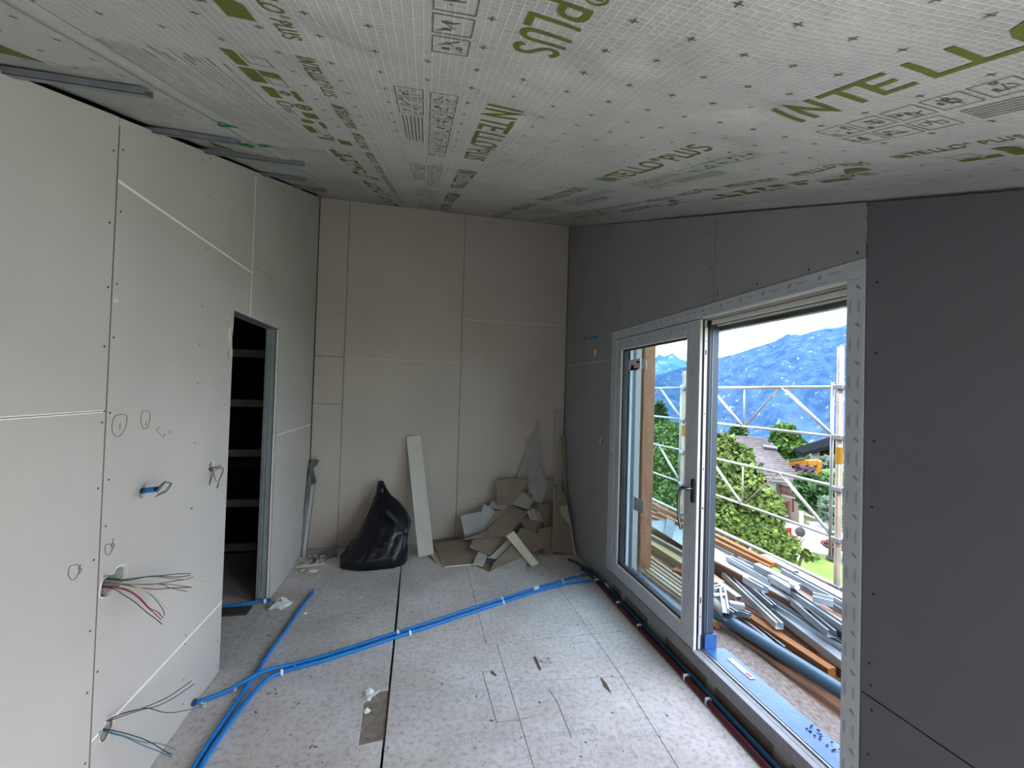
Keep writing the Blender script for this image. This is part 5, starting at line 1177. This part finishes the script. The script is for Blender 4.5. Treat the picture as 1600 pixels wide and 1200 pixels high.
# foliage builder
def foliage(pts, parent, name, m, ncl, leaf, seed):
    """pts: list of (centre, radii) blobs; leaves are small bent quads on and inside them"""
    r = random.Random(seed); b = MB(); v = b.v; f = b.f
    for c, R_ in pts:
        for _ in range(ncl):
            u = Vector((r.gauss(0, 1), r.gauss(0, 1), r.gauss(0, 1))).normalized(); k = r.uniform(.72, 1.05)+.16*noise.noise(u*3+Vector((seed, 0, 0)))
            p = Vector((c[0]+u.x*R_[0]*k, c[1]+u.y*R_[1]*k, c[2]+u.z*R_[2]*k))
            a = Vector((r.gauss(0, 1), r.gauss(0, 1), r.gauss(0, .6))).normalized()*leaf*r.uniform(.6, 1.4); q = a.cross(Vector((r.gauss(0, 1), r.gauss(0, 1), r.gauss(0, 1)))).normalized()*leaf*.45
            i = len(v); v.extend((p-a*.2, p+a*.4+q, p+a, p+a*.4-q)); f.append((i, i+1, i+2, i+3))
    b.m = [0]*len(f); return stuff(b.build(name, m, parent))
def leafm(nm, c1_, c2_): return mat(nm, c1_, .7, col2=c2_, vscale=3.0, detail=6, spec=.2)
ML = [leafm('leaf_bright', (.022, .055, .010), (.15, .20, .045)), leafm('leaf_dark', (.015, .045, .015), (.06, .12, .04)), leafm('leaf_mid', (.025, .07, .015), (.11, .19, .04)), leafm('leaf_grey', (.05, .09, .06), (.15, .20, .14)), leafm('leaf_purple', (.06, .03, .045), (.18, .10, .13))]
M_bark = mat('bark', (.10, .07, .05), .9, var=.2)
def tree(name, label, cat, blobs, m, ncl, leaf, seed, trunk=True, core=None):
    """blobs: (px, py, horizontal distance, rx_px, ry_px)"""
    B_ = []
    for px, py, r_, rx, ry in blobs:
        c = FAR(px, py, r_); dep = (c-CAM).dot(FW); B_.append((c, (rx*dep/FPX, rx*dep/FPX, ry*dep/FPX)))
    c0 = B_[0][0]; g = gz(c0.x, c0.y); rt = root(name, label, cat, (c0.x, c0.y, g))
    if trunk:
        top = max(c.z for c, _ in B_); rr_ = B_[0][1][0]
        MB().tube([(c0.x, c0.y, g), (c0.x+.05, c0.y, (g+top)/2), (c0.x, c0.y, top)], .1, 8, rr=[rr_*.10+.03, rr_*.07+.02, .02]).build('trunk', M_bark, rt, smooth=True)
        bb_ = MB()
        for c, R_ in B_: bb_.tube([(c0.x, c0.y, (g+c.z)/2), (c0.x*.4+c.x*.6, c0.y*.4+c.y*.6, c.z-.3*R_[2]), c], .03, 6)
        bb_.build('branches', M_bark, rt)
    cb_ = MB()
    for c, R_ in B_:    # dense inner mass so the crown is not see-through
        vs = []; nn, rr2 = 12, 8
        for i in range(rr2+1):
            th = math.pi*i/rr2
            for j in range(nn):
                ph = 2*math.pi*j/nn; u = Vector((math.sin(th)*math.cos(ph), math.sin(th)*math.sin(ph), math.cos(th))); k = .78*(1+.3*noise.noise(u*2.5+c)); vs.append((c.x+u.x*R_[0]*k, c.y+u.y*R_[1]*k, c.z+u.z*R_[2]*k))
        cb_.add(vs, [(i*nn+j, i*nn+(j+1) % nn, (i+1)*nn+(j+1) % nn, (i+1)*nn+j) for i in range(rr2) for j in range(nn)])
    stuff(cb_.build('inner_foliage', core or m, rt))
    foliage(B_, rt, 'foliage', m, ncl, leaf, seed); return rt
tree('broadleaf_tree', 'large bright green tree filling the view between sash and pale house', 'tree', [(1150,770,9.0,42,60),(1125,725,9.3,34,45),(1185,800,8.8,32,40),(1135,830,8.6,45,42),(1175,845,8.5,36,34),(1210,850,8.6,14,30),(1105,790,9.2,30,60),(1152,722,9.2,20,26)], ML[0], 4200, .085, 1)
tree('broadleaf_tree', 'dense green tree crown behind the closed glass, below the mountains', 'tree', [(1045,700,12.5,36,40),(1072,745,12.0,30,50),(1030,745,12.3,30,48),(1055,790,11.7,36,34),(1080,700,12.8,20,34)], ML[2], 4200, .085, 2)
tree('conifer', 'dark pointed conifer at the left behind the closed glass', 'tree', [(1028,668,13,13,24),(1028,645,13,6,14),(1026,700,13,20,26)], ML[1], 900, .16, 3)
tree('broadleaf_tree', 'round green tree rising behind the tiled roof', 'tree', [(1228,700,37,22,22),(1215,712,37,14,18),(1240,718,37,14,14),(1226,678,37,11,11)], ML[2], 900, .5, 4)
tree('conifer', 'small dark tree tip above the roof ridge', 'tree', [(1153,678,36,8,8),(1153,672,36,4,6)], ML[1], 400, .45, 5)
tree('shrub', 'purple-leaved shrub below the yellow excavator arm', 'shrub', [(1258,742,27.2,18,12),(1249,736,27.2,12,8),(1254,750,27.2,12,10)], ML[4], 600, .30, 6, False)
tree('shrub', 'grey-green bush in front of the chalet with the brown gable', 'shrub', [(1303,728,27.5,16,13),(1290,732,27.5,10,12),(1318,732,27.5,14,14)], ML[3], 600, .30, 7, False)
tree('shrub', 'dark green bushes on the slope below the hedge', 'shrub', [(1272,775,18.3,20,20),(1296,772,18.3,18,16),(1262,757,18.6,10,10),(1285,795,18,12,12)], ML[1], 800, .28, 8, False)
tree('shrub', 'light green bush beside the lower lawn', 'shrub', [(1297,797,16.3,12,16),(1310,805,16.3,10,14)], ML[3], 500, .20, 9, False)
rt = tree('sapling', 'young sapling with sparse leaves beside the patio', 'tree', [(1240,850,11,10,12),(1232,868,11,8,10),(1262,868,11,7,6)], ML[0], 70, .13, 10, True)
# clipped hedge
h0, h1, h2, h3 = FAR(1288, 738, 22.6), FAR(1330, 736, 21.5), FAR(1330, 760, 21.5), FAR(1288, 760, 22.6)
rt = root('hedge', 'long clipped green hedge below the brown gabled chalet', 'hedge', ((h0.x+h1.x)/2, (h0.y+h1.y)/2, gz(h0.x, h0.y)))
dd = Vector((.6, .7, 0)); b = MB(); b.prism([h0, h1, h2-Vector((0, 0, 1)), h3-Vector((0, 0, 1))], dd); b.build('clipped_mass', mat('hedge_green', (.03, .09, .01), .85, col2=(.09, .17, .025), vscale=6), rt)
foliage([((h0+h1)/2-Vector((0, 0, .3)), (.7, .7, .3))], rt, 'leaf_tips', ML[0], 600, .12, 12)
# pale house with tiled roof
hs = root('house', 'cream house with a large grey tiled roof and brown balconies down the slope', 'house', FAR(1190, 800, 23))
up1 = Vector((0, 0, .18))
E1, E0 = FAR(1256, 751, 21.5), FAR(1062, 738, 24.5); R1, R0 = FAR(1193, 683, 27.5), FAR(1085, 677, 29.5)
K1, K0 = R1+Vector((1.6, 2.4, -.8)), R0+Vector((1.6, 2.4, -.8))
M_tile = mat('grey_roof_tiles', (.055, .047, .047), .85, col2=(.115, .10, .098), vscale=5, detail=8)
MB().prism([E0, E1, R1, R0], (0, 0, -.16)).build('roof_slope', M_tile, hs); MB().prism([R0, R1, K1, K0], (0, 0, -.16)).build('roof_slope', M_tile, hs)
b = MB(); rows = 20                        # tile courses
for k in range(1, rows):
    f = k/rows; b.bar(E0.lerp(R0, f)+Vector((0, 0, .05)), E1.lerp(R1, f)+Vector((0, 0, .05)), .05, .06)
stuff(b.build('tile_courses', M_tile, hs))
MB().tube([E0-Vector((0, 0, .12)), E1-Vector((0, 0, .12))], .06, 8).build('gutter', mat('dark_gutter', (.10, .09, .09), .5), hs)
dm0, dm1 = FAR(1193, 697, 25.5), FAR(1214, 700, 25); MB().prism([dm0, dm1, dm1+Vector((.9, 1.2, .10)), dm0+Vector((.9, 1.2, .10))], (0, 0, -.12)).build('dormer_roof', mat('dark_tiles', (.05, .045, .045), .9, var=.2), hs)
MB().tube([dm0, dm1], .05, 6).build('dormer_gutter', M_zincd, hs)
ch = FAR(1174, 722, 23.2); MB().box(ch.x-.15, ch.x+.15, ch.y-.15, ch.y+.15, ch.z-.5, ch.z+.12).build('roof_vent', mat('brown_vent', (.22, .16, .12), .8), hs)
M_wallc = mat('cream_render', (.36, .345, .32), .85, var=.04); M_wallp = mat('peach_render', (.36, .29, .25), .85)
W0, W1, W2, W3 = FAR(1120, 755, 23.2), FAR(1213, 752, 22.4), FAR(1213, 860, 22.4), FAR(1120, 860, 23.2)
dv = Vector((2.6, 3.2, 0)); MB().prism([W0, W1, W2, W3], dv).build('rendered_wall', M_wallc, hs)
MB().tube([FAR(1213.5, 758, 22.2), FAR(1213.5, 792, 22.2)], .05, 6).build('downpipe', mat('dark_gutter', (.1, .09, .09)), hs)
V0, V1, V2, V3 = FAR(1216, 755, 24.2), FAR(1252, 756, 23.6), FAR(1252, 825, 23.6), FAR(1216, 825, 24.2)
MB().prism([V0, V1, V2, V3], dv*.7).build('rendered_wall', M_wallp, hs)
M_bal = mat('red_brown_timber', (.07, .026, .018), .7, var=.15)
def balcony(x0, x1, yt, yb, r0, r1, n, dx=0):
    P0, P1, P2, P3 = FAR(x0, yt, r0), FAR(x1, yt+dx, r1), FAR(x1, yb+dx, r1), FAR(x0, yb, r0)
    rt_ = MB().bar(P0, P1, .07, .07).bar(P3, P2, .07, .07).build('balcony_rail', M_bal, hs)
    for k in range(n+1):
        f = k/n; a, c = P0.lerp(P1, f), P3.lerp(P2, f); MB().tube([a, c], .025, 5).build('baluster', M_bal, rt_)
    sl = MB().prism([P3, P2, P2+Vector((.8, .9, 0)), P3+Vector((.8, .9, 0))], (0, 0, -.15)).build('balcony_floor', mat('pale_slab', (.25, .23, .21), .8), hs)
balcony(1218, 1254, 757, 768, 22.2, 21.8, 14, 9); balcony(1215, 1232, 784, 802, 22.0, 22.0, 8, 0)
for px_ in (1218, 1239): MB().tube([FAR(px_, 756, 22.1), FAR(px_, 800, 22.1)], .045, 6).build('balcony_post', M_bal, hs)
MB().tube([FAR(1233, 783, 21.9), FAR(1233, 804, 21.9)], .06, 6).build('balcony_post', M_bal, hs)
MB().tube([FAR(1252, 786, 21.8), FAR(1252, 822, 21.8)], .08, 8).build('column', mat('grey_column', (.35, .35, .34), .7), hs)
MB().box(*sum(([min(a, c), max(a, c)] for a, c in zip(FAR(1247, 783, 21.9), FAR(1260, 789, 21.5))), [])).build('lower_roof', mat('pale_slab', (.25, .25, .25)), hs)
# chalet at the right
ct = root('chalet', 'chalet with a dark roof edge and brown timber gable beyond the hedge', 'house', FAR(1300, 720, 30))
C0, C1, C2 = FAR(1254, 708, 30), FAR(1330, 686, 27), FAR(1345, 720, 27)
MB().prism([C0, C1, C1+Vector((3.4, 4, -.28)), C0+Vector((3.4, 4, -.28))], (0, 0, -.2)).build('roof', mat('dark_roof', (.012, .014, .016), .95, spec=0), ct)
MB().prism([FAR(1281, 706, 29.7), FAR(1330, 692, 27.8), FAR(1330, 730, 27.8), FAR(1281, 730, 29.7)], (.3, .35, 0)).build('timber_gable', mat('brown_gable', (.075, .032, .022), .75, var=.12, vscale=4), ct)
MB().prism([FAR(1268, 709, 29.7), FAR(1281, 706, 29.4), FAR(1281, 760, 29.4), FAR(1268, 760, 29.7)], (.4, .5, 0)).build('white_wall', M_wallc, ct)
MB().tube([FAR(1266, 709, 29.3), FAR(1271, 722, 29.3)], .06, 6).build('downpipe', M_zincd, ct)
# excavator arm
ex = root('excavator', 'bright yellow excavator arm reaching out behind the tiled roof', 'excavator', (FAR(1215, 760, 26).x, FAR(1215, 760, 26).y, gz(17, 18)))
M_exy = mat('machine_yellow', (.26, .105, .002), .45, var=.08); M_exd = mat('machine_dark', (.03, .03, .03), .6)
def arm(nm, pts, r_): MB().prism([FAR(x, y, r_) for x, y in pts], (.22, .26, 0)).build(nm, M_exy, ex, bevel=.02)
arm('boom', ((1212,760),(1216,735),(1226,723),(1240,719),(1262,719),(1268,722),(1266,727),(1245,725),(1236,729),(1229,734),(1224,760)), 25.3)
arm('stick', ((1262,720),(1276,719),(1284,721),(1283,727),(1270,728),(1262,726)), 25.2)
arm('lower_arm', ((1279,721),(1285,721),(1283,735),(1277,748),(1270,747),(1276,734)), 25.1)
MB().tube([FAR(1232, 720, 25.1), FAR(1258, 717, 25.1)], .06, 8).build('hydraulic_ram', M_exd, ex); MB().tube([FAR(1264, 729, 25.0), FAR(1275, 733, 25.0)], .05, 8).build('hydraulic_ram', M_exd, ex)
P = [FAR(x, y, 25.1) for x, y in ((1270,747),(1278,749),(1276,758),(1268,756))]; MB().prism(P, (.4, .5, 0)).build('bucket', M_exd, ex)
g0 = FAR(1214, 800, 26); MB().box(g0.x-.9, g0.x+.7, g0.y-.2, g0.y+1.2, gz(g0.x, g0.y), gz(g0.x, g0.y)+1.0).build('undercarriage', M_exd, ex)
# planter bowl
pc_ = GP(1303, 877); pt = root('planter', 'stone pedestal bowl filled with orange-red flowers on the lawn edge', 'planter', pc_)
k = 13.2*.0015*1.0
MB().lathe(pc_, [(.0,0),(.20,0),(.19,.05),(.10,.10),(.085,.22),(.12,.27),(.28,.36),(.34,.42),(.345,.45),(.31,.45),(.25,.40),(0,.38)], 20).build('bowl', mat('grey_stone', (.045, .038, .036), .85, var=.15), pt, smooth=True)
foliage([(pc_+Vector((0, 0, .47)), (.28, .28, .08))], pt, 'flowers', mat('orange_red_flowers', (.16, .02, .008), .7, col2=(.2, .08, .06), vscale=20), 260, .06, 20)
foliage([(pc_+Vector((0, 0, .62)), (.05, .05, .18))], pt, 'dark_spike_leaves', ML[1], 80, .10, 21)
# red item, dark barbecue, green parasol
p = GP(1236, 848); rt = root('garden_chair', 'small red garden chair on the pale patio', 'chair', p)
MB().box(p.x-.13, p.x+.13, p.y-.13, p.y+.13, p.z+.20, p.z+.24).build('seat', mat('red_plastic', (.20, .004, .006), .5), rt); MB().box(p.x-.13, p.x+.13, p.y+.11, p.y+.13, p.z+.24, p.z+.46).build('backrest', mat('red_plastic', (1, 0, 0)), rt)
for i, j in ((-1,-1),(1,-1),(-1,1),(1,1)): MB().tube([(p.x+i*.11, p.y+j*.11, p.z), (p.x+i*.11, p.y+j*.11, p.z+.2)], .012, 6).build('leg', M_zincd, rt)
p = GP(1250, 846); rt = root('kettle_barbecue', 'dark barbecue beside the red garden chair', 'barbecue', p)
MB().lathe(p, [(0,.16),(.10,.18),(.15,.25),(.16,.32),(.15,.40),(.08,.47),(0,.49)], 16).build('kettle', M_exd, rt, smooth=True)
for t in (0, 2.1, 4.2): MB().tube([p+Vector((.17*math.cos(t), .17*math.sin(t), 0)), p+Vector((.06*math.cos(t), .06*math.sin(t), .2))], .012, 6).build('leg', M_exd, rt)
p = GP(1219, 872); rt = root('parasol', 'closed pale green parasol standing beside the patio', 'parasol', p)
MB().tube([p, p+Vector((0, 0, .5))], .03, 8).build('pole', M_zincd, rt)
b = MB(); b.lathe(p+Vector((0, 0, .25)), [(.02,0),(.10,.05),(.11,.4),(.09,.9),(.03,1.1),(0,1.15)], 9); b.build('folded_canopy', mat('soft_green_cloth', (.07, .17, .09), .8), rt)
# ================================================================== MOUNTAINS
def mountain(name, prof, r_top, r_bot, z_bot, m, seed, rough):
    """ridge profile given as (bearing via picture column, height above eye as picture row); relief is real geometry"""
    st = struct(name); b = MB(); cols, rows = 420, 60; xs = [q[0] for q in prof]
    for i in range(cols+1):
        px = xs[0]+(xs[-1]-xs[0])*i/cols
        for a, c in zip(prof, prof[1:]):
            if a[0] <= px <= c[0]: t = (px-a[0])/(c[0]-a[0]); py = a[1]+(c[1]-a[1])*t; break
        top = FAR(px, py, r_top); dirh = Vector((top.x, top.y, 0)).normalized()
        for j in range(rows+1):
            f = j/rows; r_ = r_bot+(r_top-r_bot)*f; p = dirh*r_; h = z_bot+(top.z-z_bot)*(f**1.15)
            nz_ = noise.fractal(Vector((p.x/r_top*9, p.y/r_top*9, seed)), 1.0, 2.0, 6)*rough*(.25+.75*(1-abs(2*f-1)))+abs(noise.noise(Vector((p.x/r_top*22, p.y/r_top*22, seed+3))))*rough*.45*min(1, 3*(1-f)+.15)
            nz_ *= 1 if f < .97 else .35
            b.v.append(Vector((p.x, p.y, h+nz_)))
    for i in range(cols):
        for j in range(rows): k = i*(rows+1)+j; b.f.append((k, k+rows+1, k+rows+2, k+1)); b.m.append(0)
    b.build('slope', m, st, smooth=True)
def mtn_mat(nm, c1_, c2_, light, lpos, scale):  # slope colours have the blue of aerial haze put in
    m = bpy.data.materials.new(nm); m.use_nodes = True; nt = m.node_tree; b = nt.nodes['Principled BSDF']; L = nt.links
    b.inputs['Roughness'].default_value = .95; b.inputs['Specular IOR Level'].default_value = 0
    g = _n(nt, 'ShaderNodeNewGeometry')
    n1 = _n(nt, 'ShaderNodeTexNoise', Scale=scale, Detail=10, Roughness=.7); L.new(g.outputs['Position'], n1.inputs[0])
    r = _n(nt, 'ShaderNodeValToRGB'); e = r.color_ramp.elements; e[0].position = .38; e[0].color = (*c1_, 1); e[1].position = .62; e[1].color = (*c2_, 1); L.new(n1.outputs[0], r.inputs[0])
    n2 = _n(nt, 'ShaderNodeTexNoise', Scale=scale*2.2, Detail=12, Roughness=.68); L.new(g.outputs['Position'], n2.inputs[0])
    r2 = _n(nt, 'ShaderNodeValToRGB'); e = r2.color_ramp.elements; e[0].position = lpos; e[0].color = (0, 0, 0, 1); e[1].position = lpos+.05; e[1].color = (1, 1, 1, 1); L.new(n2.outputs[0], r2.inputs[0])
    mx = _n(nt, 'ShaderNodeMixRGB'); L.new(r2.outputs[0], mx.inputs[0]); L.new(r.outputs[0], mx.inputs[1]); mx.inputs[2].default_value = (*light, 1); L.new(mx.outputs[0], b.inputs['Base Color']); return m
mountain('mountain_near', [(820,618),(900,604),(980,596),(1020,588),(1050,580),(1085,570),(1115,560),(1150,553),(1180,541),(1212,533),(1230,523),(1252,525),(1268,519),(1295,513),(1330,507),(1400,498),(1500,488),(1640,500),(1800,520)], 5200, 1500, -620, mtn_mat('hazed_forest_slope', (.021, .056, .118), (.052, .098, .172), (.19, .22, .25), .60, .0105), 2, 240)
mountain('mountain_far', [(820,600),(930,585),(990,572),(1014,570),(1030,552),(1038,557),(1050,551),(1062,560),(1075,563),(1090,556),(1120,562),(1200,545),(1255,524),(1290,512),(1310,511),(1330,504),(1380,488),(1450,480),(1600,470),(1800,480)], 11500, 6000, -200, mtn_mat('hazed_alpine_slope', (.045, .12, .17), (.09, .19, .25), (.22, .27, .30), .56, .0016), 5, 330)
vf = struct('valley_floor'); MB().add([(60, -3000, -120), (6000, -3000, -620), (9000, 9000, -620), (-3000, 9000, -620), (60, 160, -60)], [(0, 1, 2, 3, 4)]).build('valley', mtn_mat('valley_forest', (.02, .05, .075), (.04, .08, .11), (.15, .17, .17), .62, .004), vf)
